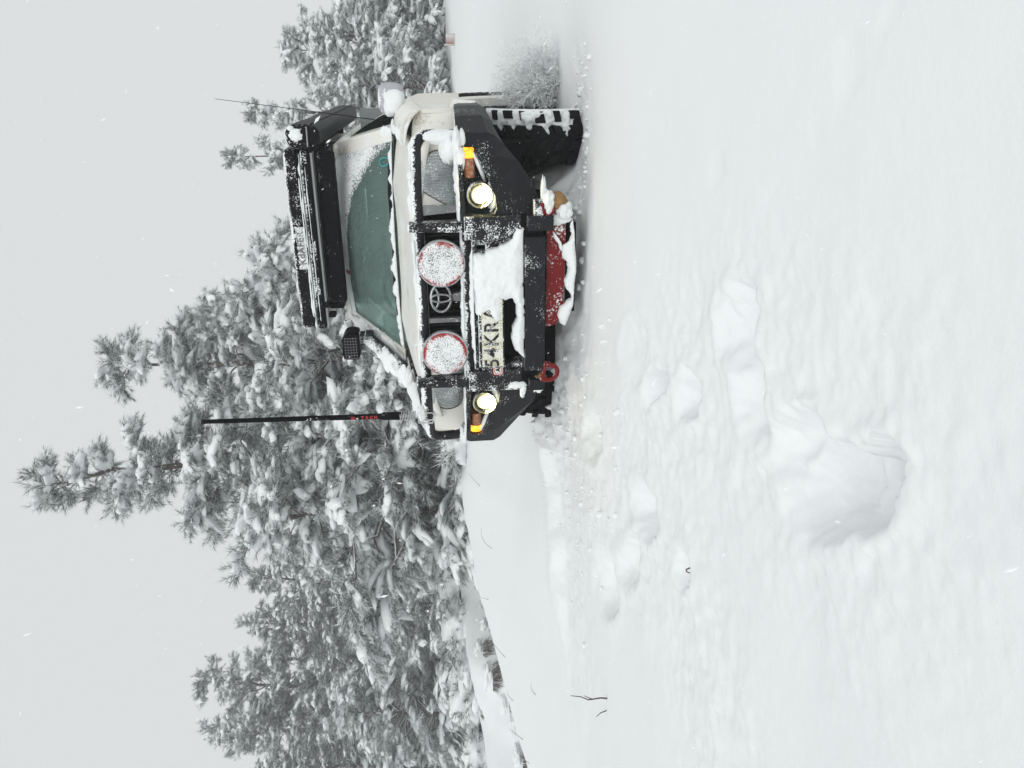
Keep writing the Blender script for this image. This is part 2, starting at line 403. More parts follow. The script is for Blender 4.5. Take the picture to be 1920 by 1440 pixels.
def foliage(rg, P, D, S, Wt, nb, MS=()):
    m = len(P)
    # needles: long thin triangles fanning off every shoot
    o = np.repeat(P, nb, 0); d = np.repeat(D, nb, 0); s = np.repeat(S, nb); w = np.repeat(Wt, nb)
    N = m * nb
    a = rg.uniform(0, 1, N)
    o = o + d * (a * s)[:, None]
    q = rg.normal(0, 1, (N, 3)); q -= (q * d).sum(1)[:, None] * d; q /= np.linalg.norm(q, axis=1)[:, None] + 1e-9
    al = rg.uniform(.25, 1.15, N) * (1.15 - .5 * a)
    dr = d * np.cos(al)[:, None] + q * np.sin(al)[:, None] + WIND * .18; dr[:, 2] -= .18
    dr /= np.linalg.norm(dr, axis=1)[:, None]
    L = rg.uniform(.075, .155, N) * (.75 + 1.2 * s)
    sd = np.cross(dr, rg.normal(0, 1, (N, 3))); sd /= np.linalg.norm(sd, axis=1)[:, None] + 1e-9
    upq = q[:, 2] + .3 * rg.normal(0, 1, N)
    white = upq > np.where(w, -.30, .62)
    wd = np.where(white, rg.uniform(.0035, .008, N), rg.uniform(.0028, .0055, N))
    V = np.empty((N, 3, 3)); V[:, 0] = o - sd * wd[:, None]; V[:, 1] = o + sd * wd[:, None]; V[:, 2] = o + dr * L[:, None]
    F = np.arange(N * 3).reshape(N, 3)
    # snow lumps lying on the loaded shoots
    keep = np.where(Wt & (rg.uniform(0, 1, m) < .22))[0]
    iv, jf = ICO1
    n2 = len(keep); d = D[keep].copy(); d[:, 2] = d[:, 2] * .6 - .25; d /= np.linalg.norm(d, axis=1)[:, None]
    y = np.cross(np.array([0, 0, 1.]), d); y /= np.linalg.norm(y, axis=1)[:, None] + 1e-9; zz = np.cross(d, y)
    s = S[keep]
    R1 = (.38 + .3 * rg.uniform(0, 1, n2)) * s; R2 = (.20 + .15 * rg.uniform(0, 1, n2)) * s; R3 = (.14 + .12 * rg.uniform(0, 1, n2)) * s
    jit = 1 + .28 * rg.normal(0, 1, (n2, len(iv), 1)).clip(-1.5, 1.5)
    loc = iv[None] * jit
    LV = (P[keep] + D[keep] * (s * .45)[:, None] + np.array([0, 0, .03]))[:, None, :] + loc[:, :, :1] * (d * R1[:, None])[:, None, :] + loc[:, :, 1:2] * (y * R2[:, None])[:, None, :] + loc[:, :, 2:] * (zz * R3[:, None])[:, None, :]
    LF = jf[None] + (np.arange(n2) * len(iv))[:, None, None]
    LV = LV.reshape(-1, 3); LF = LF.reshape(-1, 3)
    if len(MS):
        iv, jf = ICO2; k = len(MS); C_ = np.array([q[0] for q in MS]); d = np.array([q[1] for q in MS]); d /= np.linalg.norm(d, axis=1)[:, None]
        y = np.cross(np.array([0, 0, 1.]), d); y /= np.linalg.norm(y, axis=1)[:, None] + 1e-9; zz = np.cross(d, y)
        R = np.array([q[2:] for q in MS]); ph = rg.uniform(0, 99, (k, 1))
        nn = vnoise(iv[None, :, 0] * 2.2 + ph, iv[None, :, 1] * 2.2 + iv[None, :, 2] * 1.7 - ph, 5) * .38 + vnoise(iv[None, :, 0] * 5 - ph, iv[None, :, 1] * 5 + iv[None, :, 2] * 4 + ph, 6) * .22
        loc = iv[None] * (1 + nn)[:, :, None]; loc[:, :, 2] = np.where(loc[:, :, 2] < 0, loc[:, :, 2] * .45, loc[:, :, 2])
        MV = C_[:, None, :] + np.array([0, 0, .035]) + loc[:, :, :1] * (d * R[:, :1])[:, None, :] + loc[:, :, 1:2] * (y * R[:, 1:2])[:, None, :] + loc[:, :, 2:] * (zz * R[:, 2:])[:, None, :]
        MV[:, :, 2] -= .10 * (loc[:, :, 0] ** 2) * R[:, :1]
        LF = np.concatenate([LF, (jf[None] + (np.arange(k) * len(iv))[:, None, None]).reshape(-1, 3) + len(LV)]); LV = np.concatenate([LV, MV.reshape(-1, 3)])
    return V.reshape(-1, 3), F, white.astype(int), LV, LF

def tree_meshes(key, **kw):
    tv, tf, (nv, nf, mi, lv, lf) = pine(**kw)
    print('TREE', key, len(tf), len(nf), len(lf))
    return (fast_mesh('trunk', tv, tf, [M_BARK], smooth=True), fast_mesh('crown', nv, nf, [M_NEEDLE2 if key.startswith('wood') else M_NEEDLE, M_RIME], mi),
            fast_mesh('snow_load', lv, lf, [M_SNOW], smooth=True))
TM = {}
HT = {'leader': 7.4, 'spire': 6.4, 'broad': 5.6, 'bushy': 4.2, 'wood': 9.4, 'wood2': 8.8}
TM['leader'] = tree_meshes('leader', seed=11, H=7.4, spread=2.1, crown_lo=.10, top_pow=1.45, whorls=19, lean=(-.55, 0), snowy=.75, nblade=40, sparse=1, loose=1.0)
TM['spire'] = tree_meshes('spire', seed=19, H=6.4, spread=1.9, crown_lo=.06, top_pow=1.15, whorls=17, lean=(.25, 0), snowy=.75, nblade=40, sparse=1, loose=1.0)
TM['broad'] = tree_meshes('broad', seed=23, H=5.6, spread=2.4, crown_lo=.05, top_pow=.65, whorls=14, snowy=.85, lean=(.3, -.2), nblade=40, loose=1.0)
TM['bushy'] = tree_meshes('bushy', seed=37, H=4.2, spread=2.0, crown_lo=.03, top_pow=.6, whorls=12, dens=1.05, snowy=.85, lean=(-.2, 0), nblade=40, loose=1.0)
TM['wood'] = tree_meshes('wood', seed=51, H=9.4, spread=2.7, crown_lo=.05, top_pow=.8, whorls=22, dens=.95, snowy=.42, nblade=34, loose=.6)
TM['wood2'] = tree_meshes('wood2', seed=67, H=8.8, spread=2.5, crown_lo=.05, top_pow=.85, whorls=20, dens=.95, snowy=.46, nblade=34, lean=(.25, .1), loose=.6)
def put_tree(kind, u, vtop, dist, scale, rot, label, name='pine_tree', group=None, zoff=0, wide=1.0):
    tr, cr, sn = TM[kind]; H0 = HT[kind]
    dr = fwd + rgt * ((u - 720) / 1440) - upv * ((vtop - 960) / 1440); dr = dr * (dist / dr.y)
    x = dr.x; top = CAM_H + dr.z
    z0 = gz(x, dist) - .15 + zoff
    s = (top - z0) / H0
    e = empty(name, Matrix.Translation((x, dist, z0)) @ Matrix.Rotation(rot, 4, 'Z') @ Matrix.Diagonal((s * wide, s * wide, s, 1)))
    tag(e, label, 'tree', group)
    for nme, me in (('trunk', tr), ('crown', cr), ('snow_load', sn)):
        q = link(bpy.data.objects.new(nme, me), e)
        if nme != "trunk": q["kind"] = "stuff"
    return e
TREES = [
 ('leader', 556, 98, 12.5, 0.3, 'tallest snowy pine, its thin leader standing alone above the car', 1.0),
 ('spire', 735, 200, 13.0, 1.2, 'second tallest snow-laden pine, right behind the black whip antenna', 1.0),
 ('broad', 850, 372, 13.5, 3.4, 'snow-laden pine rising just left of the roof tent', .85),
 ('bushy', 470, 500, 10.8, 2.0, 'broad low pine at the left foot of the tallest pine', 1.05),
 ('bushy', 600, 560, 10.2, 4.4, 'low bushy pine behind the left end of the bull bar', 1.0),
 ('bushy', 690, 440, 12.2, 5.6, 'bushy pine between the two tallest pines', .9),
 ('bushy', 540, 470, 11.9, 1.0, 'bushy snow-laden pine wrapped round the foot of the tallest pine', .95),
 ('broad', 415, 545, 12.6, 5.0, 'drooping snow-laden pine at the left shoulder of the near clump', .8),
 ('bushy', 885, 500, 12.4, 2.7, 'bushy pine touching the left end of the roof tent', .8),
 ('bushy', 790, 540, 11.0, 0.5, 'bushy snow-laden pine behind the snorkel', .95),
 ('spire', 1140, 436, 17.5, 5.1, 'pale pine whose tip stands above the awning bag', .62),
 ('spire', 1243, 470, 18.0, 3.3, 'pine rising behind the snow-covered wing mirror', .75),
 ('broad', 1325, 545, 20.0, 0.9, 'hazy pine to the right of the wing mirror, by the open road', .95),
 ('broad', 1420, 635, 21.0, 2.7, 'hazy low pine at the far right end of the wood', 1.1),
 ('broad', 1370, 600, 19.0, 5.3, 'full white-laden pine in the middle of the right-hand row', 1.0),
 ('broad', 1290, 600, 18.6, 3.9, 'full white-laden pine just right of the wing mirror', .85),
 ('bushy', 1275, 650, 17.0, 1.7, 'small bushy pine beside the car fender on the right', 1.0),
 ('wood', 345, 478, 20.0, 2.9, 'grey pine in the gap left of the tallest pine', 1.0),
 ('wood2', 255, 462, 22.0, 0.4, 'hazy pine with a slender tip, right of the notch in the wood', .9),
 ('wood', 140, 376, 21.5, 4.0, 'tall hazy pine on the left, pointed tip highest of the left wood', .9),
 ('wood2', 50, 392, 22.5, 1.1, 'hazy pine at the left edge, its tip a little below its neighbour', .9),
 ('wood2', 200, 470, 23.5, 2.0, 'hazy pine standing in the notch of the left wood', 1.0),
 ('wood', 300, 520, 21.0, 5.0, 'hazy pine closing the gap beside the near clump', 1.1),
 ('wood2', 95, 455, 20.5, 3.1, 'full hazy pine between the two highest tips at left', 1.1),
 ('wood', -5, 500, 19.5, 0.8, 'full hazy pine at the lower left corner of the wood', 1.1),
 ('wood', -40, 450, 21.5, 5.5, 'hazy pine cut by the left edge of the view', 1.0),
 ('wood2', 190, 600, 18.5, 2.4, 'lower grey pine in front of the left wood', 1.1),
 ('wood', 400, 600, 18.0, 0.9, 'dark shaded pine in the hollow behind the verge bank', 1.1),
 ('bushy', 85, 640, 16.8, 3.0, 'low snow-laden pine above the grassy far bank', 1.2),
 ('bushy', 300, 700, 17.0, 5.2, 'small dusky pine at the foot of the left wood', 1.2),
 ('wood', 660, 450, 19.0, 3.6, 'dim pine filling the wood behind the whip antenna', 1.0),
 ('wood2', 800, 520, 19.5, 5.9, 'dim pine filling the wood behind the left windscreen pillar', .9),
 ('wood', 510, 540, 20.0, 1.9, 'dim pine deep in the wood left of the car', 1.0),
 ('wood2', 100, 560, 28.0, 0.2, 'far pine glimpsed deep in the left wood', 1.2),
 ('wood', 240, 570, 28.0, 1.0, 'far pine at the back of the notch in the wood', 1.2),
 ('wood2', 420, 560, 28.0, 2.0, 'far pine at the back of the dark hollow', 1.2),
 ('wood', -80, 620, 18.0, 2.6, 'low pine leaning into the view at the far left', 1.1),
 ('broad', 1485, 690, 18.5, 4.6, 'low pine leaning into the view at the far right', 1.0),
]
for (k, u, v, dd, rt, lab, wd) in TREES:
    if u < 420 and dd > 16: dd *= 1.35          # the left wood stands farther off, across the ditch
    put_tree(k, u, v, dd, 1, rt, lab, group='pines of the snowy wood', wide=wd)

# ------------------------------------------------------------------ the off-road car
# local frame: x to the picture's right, y backwards from the bull bar, z up from the bar's lower edge
CM = Matrix(((.9250688, .37945616, -.01614714, .38765), (-.37939837, .92520972, .00662242, 3.80064), (.01745241, 0., .9998477, .272196), (0, 0, 0, 1)))
BASE = Vector((0, 1.75, -.60))
def car_thing(name, base=BASE):
    return empty(name, CM @ Matrix.Translation(base))
CAR = car_thing('off_road_car')
tag(CAR, 'cream off-road car with black bull bar and lit fog lamps, sunk in snow', 'car')
def part(name, parent, verts, faces, mat=None, **kw):
    o = mesh_obj(name, verts, faces, mat, parent, **kw)
    if parent.type == 'EMPTY': o.location = -PB[parent.name]
    return o
PB = {'off_road_car': BASE}

M_CREAM = None
def cream():
    N = NT('cream_paint')
    g = N.noise(60, 3); b = N.noise(4, 4)
    dirt = N.ramp(N.math('ADD', b, N.math('MULTIPLY', g, .4)), .78, .98)
    base = N.mix(N.noise(2.5, 3), (.83, .815, .74, 1), (.88, .868, .81, 1))
    col = N.mix(dirt, base, (.42, .36, .26, 1))
    k = N.ramp(N.math('ADD', N.math('ADD', N.noise(90, 3), N.math('MULTIPLY', N.noise(7, 3), .8)), N.math('MULTIPLY', N.nz(), .18)), 1.06, 1.22)
    N.put(N.b.inputs['Base Color'], N.mix(k, col, c4(SNOWC)))
    N.b.inputs['Roughness'].default_value = .45; N.b.inputs['Coat Weight'].default_value = .15
    return N.m
M_CREAM = cream()
M_BLK = dusted('black_steel', (.009, .0100, .0135), .45, .24, 150, 7, .12)
M_BLKS = dusted('black_steel_snowy', (.013, .0135, .016), .42, .52, 130, 12, .30)
M_TUBE = dusted('black_tube_snowy', (.012, .012, .014), .4, .46, 120, 14, .55)
M_DARK = plain('dark_void', (.004, .004, .005), .9, spec=.1)
M_RUB = plain('tyre_rubber', (.007, .007, .008), .7, var=.4, scale=40, spec=.12)
M_PLAS = dusted('black_shell', (.003, .003, .004), .6, .14, 120, 6, .10, spec=.06)
M_BAG = dusted('black_pvc_bag', (.004, .004, .005), .5, .10, 130, 6, .10, spec=.10)
M_SILV = dusted('silver_trim', (.45, .46, .47), .38, .42, 130, 14, .25, metal=.6)
M_CHROME = dusted('frosted_chrome', (.5, .51, .52), .3, .30, 130, 14, .2, metal=.8)
M_RED = dusted('red_paint', (.19, .009, .010), .5, .30, 90, 9, .2)
M_REDG = plain('red_plastic', (.42, .015, .015), .35)
M_ALU = plain('bare_alloy_sheet', (.42, .43, .43), .45, .35, var=.1, scale=3)
M_RUST = plain('muddy_ice', (.30, .17, .06), .7, var=.5, scale=25)
M_GREY = plain('grey_bracket', (.12, .12, .13), .6, var=.2)

def box(name, parent, x0, x1, y0, y1, z0, z1, mat, bevel=.006):
    v = [(x, y, z) for z in (z0, z1) for y in (y0, y1) for x in (x0, x1)]
    f = [(0, 2, 3, 1), (4, 5, 7, 6), (0, 1, 5, 4), (2, 6, 7, 3), (0, 4, 6, 2), (1, 3, 7, 5)]
    return part(name, parent, v, f, mat, bevel=bevel)

def round_path(pts, r, n=6):
    P = [Vector(p) for p in pts]; out = [P[0]]
    for i in range(1, len(P) - 1):
        a = (P[i - 1] - P[i]); b = (P[i + 1] - P[i]); k = min(r, a.length * .45, b.length * .45)
        A = P[i] + a.normalized() * k; B = P[i] + b.normalized() * k
        for j in range(n + 1):
            t = j / n; out.append((1 - t) ** 2 * A + 2 * t * (1 - t) * P[i] + t * t * B)
    out.append(P[-1]); return out

def tube_geo(path, r, n=14, cap=True):
    P = [Vector(p) for p in path]; R_ = r if hasattr(r, '__len__') else [r] * len(P)
    V, F = [], []; nrm = None
    for i, p in enumerate(P):
        t = (P[min(i + 1, len(P) - 1)] - P[max(i - 1, 0)]).normalized()
        if nrm is None: nrm = t.orthogonal().normalized()
        nrm = (nrm - t * nrm.dot(t)).normalized(); bn = t.cross(nrm)
        for k in range(n):
            a = 2 * pi * k / n; V.append(p + (nrm * cos(a) + bn * sin(a)) * R_[i])
    for i in range(len(P) - 1):
        for k in range(n): F.append((i * n + k, i * n + (k + 1) % n, (i + 1) * n + (k + 1) % n, (i + 1) * n + k))
    if cap: F.append(tuple(range(n - 1, -1, -1))); F.append(tuple((len(P) - 1) * n + k for k in range(n)))
    return V, F
def tube(name, parent, path, r, mat, n=14):
    V, F = tube_geo(path, r, n); return part(name, parent, V, F, mat, smooth=True)

def lathe_y(name, parent, c, prof, mat, n=36, axis='y', mats=None, mi=None):
    """profile of (radius, offset) turned round an axis through c"""
    V, F = [], []
    for (r, d) in prof:
        for k in range(n):
            a = 2 * pi * k / n
            if axis == 'y': V.append((c[0] + r * cos(a), c[1] + d, c[2] + r * sin(a)))
            elif axis == 'x': V.append((c[0] + d, c[1] + r * cos(a), c[2] + r * sin(a)))
            else: V.append((c[0] + r * cos(a), c[1] + r * sin(a), c[2] + d))
    for i in range(len(prof) - 1):
        for k in range(n): F.append((i * n + k, i * n + (k + 1) % n, (i + 1) * n + (k + 1) % n, (i + 1) * n + k))
    F.append(tuple(range(n))); F.append(tuple((len(prof) - 1) * n + k for k in range(n)))
    return part(name, parent, V, F, mat, smooth=False, mats=mats, mi=mi)

def grid_geo(fn, nu, nv):
    V = [fn(i / (nu - 1), j / (nv - 1)) for j in range(nv) for i in range(nu)]
    F = [(j * nu + i, j * nu + i + 1, (j + 1) * nu + i + 1, (j + 1) * nu + i) for j in range(nv - 1) for i in range(nu - 1)]
    return V, F
def sheet(name, parent, fn, nu, nv, mat, solid=0, smooth=True):
    V, F = grid_geo(fn, nu, nv); return part(name, parent, V, F, mat, smooth=smooth, solid=solid)

def blob_geo(c, r, seed, amp=.22, flat=None, rot=0, sub=3, freq=2.2):
    iv, jf = (ICO2, ICO4)[sub == 3]
    v = iv.copy()
    n = fbm(v[:, 0] * freq + seed * 3.1, v[:, 1] * freq + v[:, 2] * freq * 1.3 + seed, seed, 3) + .5 * fbm(v[:, 2] * freq * 2.5 + seed, v[:, 0] * freq * 2.5 - v[:, 1] * 2, seed + 9, 2)
    n = n + .22 * fbm(v[:, 0] * 9 + seed, v[:, 2] * 9 + v[:, 1] * 7, seed + 31, 3)
    v = v * (1 + amp * n)[:, None]
    if flat is not None: v[:, 2] = np.maximum(v[:, 2], flat)
    v = v * np.array(r)
    ca, sa = cos(rot), sin(rot)
    w = v.copy(); w[:, 0] = v[:, 0] * ca - v[:, 1] * sa; w[:, 1] = v[:, 0] * sa + v[:, 1] * ca
    return w + np.array(c), jf
def snow_blob(parent, c, r, seed, amp=.22, flat=None, name='snow_patch', rot=0, mat=None):
    v, f = blob_geo(c, r, seed, amp, flat, rot)
    return part(name, parent, v, f, mat or M_SNOW, smooth=True)
def snow_ridge(parent, path, w, h, seed, name='snow_patch', across=(0, 1, 0), mat=None, taper=True, under=.15):
    """a rounded ridge of snow lying along a path; w, h may vary along it"""
    P = [Vector(p) for p in path]; L = [0]
    for a, b in zip(P[:-1], P[1:]): L.append(L[-1] + (b - a).length)
    n = max(10, int(L[-1] / .007)); m = 13; V, F = [], []; ac = Vector(across).normalized()
    sA = L[-1] * np.arange(n) / (n - 1); NN = fbm(sA * 16. + seed * 7, np.full(n, seed * 1.7), seed, 5); N2 = fbm(sA * 13. + seed, np.full(n, seed * 5.7), seed + 4, 5)
    JJ = 1 + .16 * fbm(np.repeat(sA[:, None] * 60., m, 1), np.repeat(np.arange(m)[None] * 1.1, n, 0), seed, 2)
    for i in range(n):
        s = sA[i]; k = max(j for j in range(len(L)) if L[j] <= s + 1e-9); k = min(k, len(P) - 2)
        t = (s - L[k]) / max(1e-6, L[k + 1] - L[k]); p = P[k].lerp(P[k + 1], t); q = i / (n - 1)
        e = min(1, sqrt(max(0, min(q, 1 - q) * L[-1] / max(w, .02)))) if taper else 1
        ww = w * max(.15, .9 + .75 * NN[i]) * e * .5; hh = h * max(.10, .72 + .95 * N2[i]) * e
        tg = (P[k + 1] - P[k]).normalized(); up = tg.cross(ac); up = up if up.z > 0 else -up
        for j in range(m):
            a = pi * j / (m - 1)
            V.append(p - ac * (cos(a) * ww * JJ[i, j]) + up * (sin(a) ** .75 * hh * JJ[i, j] - under * h))
    for i in range(n - 1):
        for j in range(m - 1): F.append((i * m + j, i * m + j + 1, (i + 1) * m + j + 1, (i + 1) * m + j))
        F.append((i * m + m - 1, i * m, (i + 1) * m, (i + 1) * m + m - 1))
    F.append(tuple(range(m))); F.append(tuple((n - 1) * m + j for j in range(m - 1, -1, -1)))
    return part(name, parent, V, F, mat or M_SNOW, smooth=True)

def text_part(name, parent, txt, size, mw, mat, depth=.002, spacing=1.0, bold=0.0):
    cu = bpy.data.curves.new('t', 'FONT'); cu.body = txt; cu.size = size; cu.extrude = depth; cu.space_character = spacing
    cu.align_x = 'CENTER'; cu.align_y = 'CENTER'; cu.offset = bold; cu.resolution_u = 3
    o = bpy.data.objects.new('t', cu); COL.objects.link(o)
    bpy.context.view_layer.update()
    me = bpy.data.meshes.new_from_object(o.evaluated_get(bpy.context.evaluated_depsgraph_get()))
    bpy.data.objects.remove(o); me.transform(mw); me.materials.clear(); me.materials.append(mat)
    q = bpy.data.objects.new(name, me); link(q, parent)
    if parent.type == 'EMPTY': q.location = -PB[parent.name]
    return q
FRONT = Matrix(((1, 0, 0, 0), (0, 0, -1, 0), (0, 1, 0, 0), (0, 0, 0, 1)))     # text plane facing the viewer (-y)

def baked_boolean(o, cutter):
    m = o.modifiers.new('cut', 'BOOLEAN'); m.operation = 'DIFFERENCE'; m.object = cutter; m.solver = 'EXACT'
    bpy.context.view_layer.update()
    me = bpy.data.meshes.new_from_object(o.evaluated_get(bpy.context.evaluated_depsgraph_get()))
    o.modifiers.clear(); o.data = me; bpy.data.objects.remove(cutter)

def inside_dist(x, z, P):
    d = np.full(x.shape, 1e9); ins = np.zeros(x.shape, bool); n = len(P)
    for i_ in range(n):
        (ax_, az_), (bx_, bz_) = P[i_], P[(i_ + 1) % n]
        ex, ez = bx_ - ax_, bz_ - az_; t = np.clip(((x - ax_) * ex + (z - az_) * ez) / (ex * ex + ez * ez + 1e-12), 0, 1)
        d = np.minimum(d, np.hypot(x - ax_ - t * ex, z - az_ - t * ez))
        c_ = ((az_ > z) != (bz_ > z)) & (x < (bx_ - ax_) * (z - az_) / (bz_ - az_ + 1e-12) + ax_); ins ^= c_
    return np.where(ins, d, -d)
# ---- bull bar
def wing_geo(s):
    st = [(.335, .0, -.055), (.46, .005, -.05), (.60, .05, -.02), (.72, .10, .055), (.815, .16, .115), (.885, .30, .145), (.925, .46, .16), (.93, .62, .17)]
    V, F = [], []
    for i, (x, y, zb) in enumerate(st):
        a = st[max(i - 1, 0)]; b = st[min(i + 1, len(st) - 1)]
        tx, ty = b[0] - a[0], b[1] - a[1]; l = math.hypot(tx, ty); nx_, ny_ = -ty / l, tx / l     # inward normal
        tz = .352 if i < 6 else .352
        prof = [(.15, tz - .005), (.03, tz), (.006, tz - .008), (0, tz - .03), (.0, .20 if i < 5 else .22), (.018, .165 if i < 5 else .19), (.085, zb), (.15, zb)]
        for (d, z) in prof: V.append((s * (x + nx_ * d), y + ny_ * d, z))
    m = 8
    for i in range(len(st) - 1):
        for j in range(m):
            q = (i * m + j, i * m + (j + 1) % m, (i + 1) * m + (j + 1) % m, (i + 1) * m + j); F.append(q if s > 0 else q[::-1])
    A = tuple(range(m)); B = tuple((len(st) - 1) * m + j for j in range(m))
    F.append(A[::-1] if s > 0 else A); F.append(B if s > 0 else B[::-1])
    return V, F
def prism_y(name, parent, poly, y0, y1, mat):
    n = len(poly); V = [(x, y0(x) if callable(y0) else y0, z) for x, z in poly] + [(x, y1(x) if callable(y1) else y1, z) for x, z in poly]
    F = [tuple(range(n)), tuple(range(2 * n - 1, n - 1, -1))] + [(i, n + i, n + (i + 1) % n, (i + 1) % n) for i in range(n)]
    bm = bmesh.new(); vs = [bm.verts.new(v) for v in V]
    for f in F: bm.faces.new([vs[i] for i in f])
    bmesh.ops.recalc_face_normals(bm, faces=bm.faces)
    me = bpy.data.meshes.new(name); bm.to_mesh(me); bm.free(); me.materials.append(mat)
    o = bpy.data.objects.new(name, me); link(o, parent)
    if parent is not None and parent.type == 'EMPTY': o.location = -PB[parent.name]
    return o
def wy(x):  # front face of the wing at |x|
    return float(np.interp(abs(x), [.335, .46, .60, .72, .815, .885], [0, .005, .05, .10, .16, .30]))

bull = box('bull_bar', CAR, -.345, .345, -.012, .10, -.058, .043, M_BLK, .006)      # the lower beam carries the rest
for s in (1, -1):
    V, F = wing_geo(s)
    bm = bmesh.new(); vs = [bm.verts.new(v) for v in V]
    for f in F: bm.faces.new([vs[i] for i in f])
    bmesh.ops.recalc_face_normals(bm, faces=bm.faces)
    me = bpy.data.meshes.new('wing'); bm.to_mesh(me); bm.free(); me.materials.append(M_BLK)
    wing = bpy.data.objects.new('wing', me); link(wing, bull)
    rec = [(.452, .325), (.60, .327), (.745, .328), (.756, .32), (.757, .285), (.745, .268), (.70, .25), (.60, .205), (.53, .178), (.475, .172), (.455, .182), (.450, .20)]
    rec = [(s * x, z) for x, z in rec]
    cut = prism_y('cut', bull, rec, -.1, lambda x: wy(x) + .085, M_BLK)
    baked_boolean(wing, cut)
    b = wing.modifiers.new('bevel', 'BEVEL'); b.width = .006; b.segments = 2; b.limit_method = 'ANGLE'; b.angle_limit = radians(35)
    # lamps in the recess
    def lens(x0, x1, z0, z1, name, mat, dy=.03):
        P = []
        for i in range(9):
            x = x0 + (x1 - x0) * i / 8
            for j in range(5):
                z = z0 + (z1 - z0) * j / 4
                e = (1 - (2 * j / 4 - 1) ** 4) * .014
                P.append((s * x, wy(x) + dy + .012 - e, z))
        Fq = [(i * 5 + j, i * 5 + j + 1, (i + 1) * 5 + j + 1, (i + 1) * 5 + j) for i in range(8) for j in range(4)]
        return mesh_obj(name, P, Fq, mat, bull, smooth=True, solid=.008)
    NI = NT('amber_lit_lens' + ('' if s > 0 else '_b')); NI.b.inputs['Base Color'].default_value = (.8, .3, .01, 1)
    ex = NI.xyz()
    NI.b.inputs['Emission Color'].default_value = (1, .42, .03, 1)
    NI.put(NI.b.inputs['Emission Strength'], NI.math('ADD', 1.1, NI.math('MULTIPLY', NI.ramp(NI.noise(40, 1), .35, .65), 1.2))); NI.b.inputs['Roughness'].default_value = .3
    lens(.702, .748, .272, .322, 'lit_indicator', NI.m)
    NB = NT('amber_dull_lens' + ('' if s > 0 else '_b')); NB.put(NB.b.inputs['Base Color'], NB.mix(NB.ramp(NB.noise(70, 2), .45, .7), (.33, .11, .035, 1), (.45, .30, .22, 1))); NB.b.inputs['Roughness'].default_value = .35
    lens(.615, .700, .272, .322, 'marker_lens', NB.m)
    # round fog lamp: black ring, bright bowl
    fx = s * .538; fy = wy(.538)
    lathe_y('lamp_ring', bull, (fx, fy + .02, .250), [(.052, .06), (.062, .05), (.064, .0), (.059, -.008), (.053, -.004), (.050, .02)], M_BLKS)
    NF = NT('lit_fog_lamp' + ('' if s > 0 else '_b')); NF.b.inputs['Base Color'].default_value = (.9, .88, .6, 1)
    rr = NF.n('ShaderNodeVectorMath', operation='DISTANCE'); NF.t.links.new(NF.tc.outputs['Object'], rr.inputs[0]); rr.inputs[1].default_value = (fx - .014 * s, fy, .242)
    hot = NF.ramp(rr.outputs['Value'], .046, .022)
    NF.put(NF.b.inputs['Emission Color'], NF.mix(hot, (1, .84, .24, 1), (1, .98, .66, 1)))
    NF.put(NF.b.inputs['Emission Strength'], NF.math('ADD', .16, NF.math('MULTIPLY', hot, NF.math('ADD', 1.6, NF.math('MULTIPLY', NF.ramp(NF.noise(55, 2), .3, .7), 2.5)))))
    lathe_y('fog_lens', bull, (fx, fy + .02, .250), [(.02, .036), (.042, .032), (.0435, .018), (.038, .008), (.024, .002), (.008, .0)], NF.m)
    # yellow-lit snow packed in the recess below the lamp is lit by the lamp itself
    v, f = blob_geo((s * .53, fy + .05, .193), (.07, .03, .028), 5 + s, .2); o = mesh_obj('snow_patch', v, f, M_SNOW, bull, smooth=True)
    v, f = blob_geo((s * .66, wy(.66) + .05, .245), (.07, .02, .012), 15 + s, .2, rot=0); v = np.array(v); v[:, 2] += (np.abs(v[:, 0]) - .66) * .38; o = mesh_obj('snow_patch', v, f, M_SNOW, bull, smooth=True)
    # post and tube loop
    post = prism_y('post', bull, [(s * .372, .335), (s * .425, .335), (s * .418, .60), (s * .38, .60)], -.005, .085, M_TUBE)
    b = post.modifiers.new('bevel', 'BEVEL'); b.width = .008; b.segments = 2
    ld = bpy.data.lights.new('fog_lamp_light', 'POINT'); ld.energy = .9; ld.color = (1, .90, .42); ld.shadow_soft_size = .025
    lo = bpy.data.objects.new('fog_lamp_light', ld); link(lo, bull); lo.location = (fx, fy - .012, .236)
loopP = round_path([(.80, .24, .34), (.805, .22, .545), (.52, .07, .552), (0, .055, .548), (-.52, .07, .552), (-.805, .22, .545), (-.80, .24, .34)], .075, 8)
V, F = tube_geo(loopP, .0265, 16); mesh_obj('top_tube', V, F, M_TUBE, bull, smooth=True)
V, F = tube_geo([(-.372, .03, .328), (-.1, .022, .328), (.1, .022, .328), (.372, .03, .328)], .027, 16); mesh_obj('cross_tube', V, F, M_TUBE, bull, smooth=True)
box('cradle_back', bull, -.34, .34, .14, .16, .03, .31, M_DARK, 0)
box('cradle_floor', bull, -.34, .34, .045, .14, .035, .05, M_BLK, 0)
box('upper_lip', bull, -.345, .345, .012, .14, .275, .300, M_BLKS, .005)
for (x0, x1, z0, z1) in ((.262, .275, .05, .275), (.305, .335, .05, .275), (-.335, -.315, .05, .275)):
    box('cradle_web', bull, x0, x1, .03, .14, z0, z1, M_BLKS, .003)
box('winch_mount', bull, .268, .312, .02, .05, .185, .232, M_BLKS, .003)
box('badge_panel', bull, -.405, -.305, .004, .03, .12, .262, M_BLKS, .004)
for s in (1, -1): box('dusted_cheek', bull, min(s * .337, s * .447), max(s * .337, s * .447), -.0075, .01, .06, .332, M_BLKS, .003)
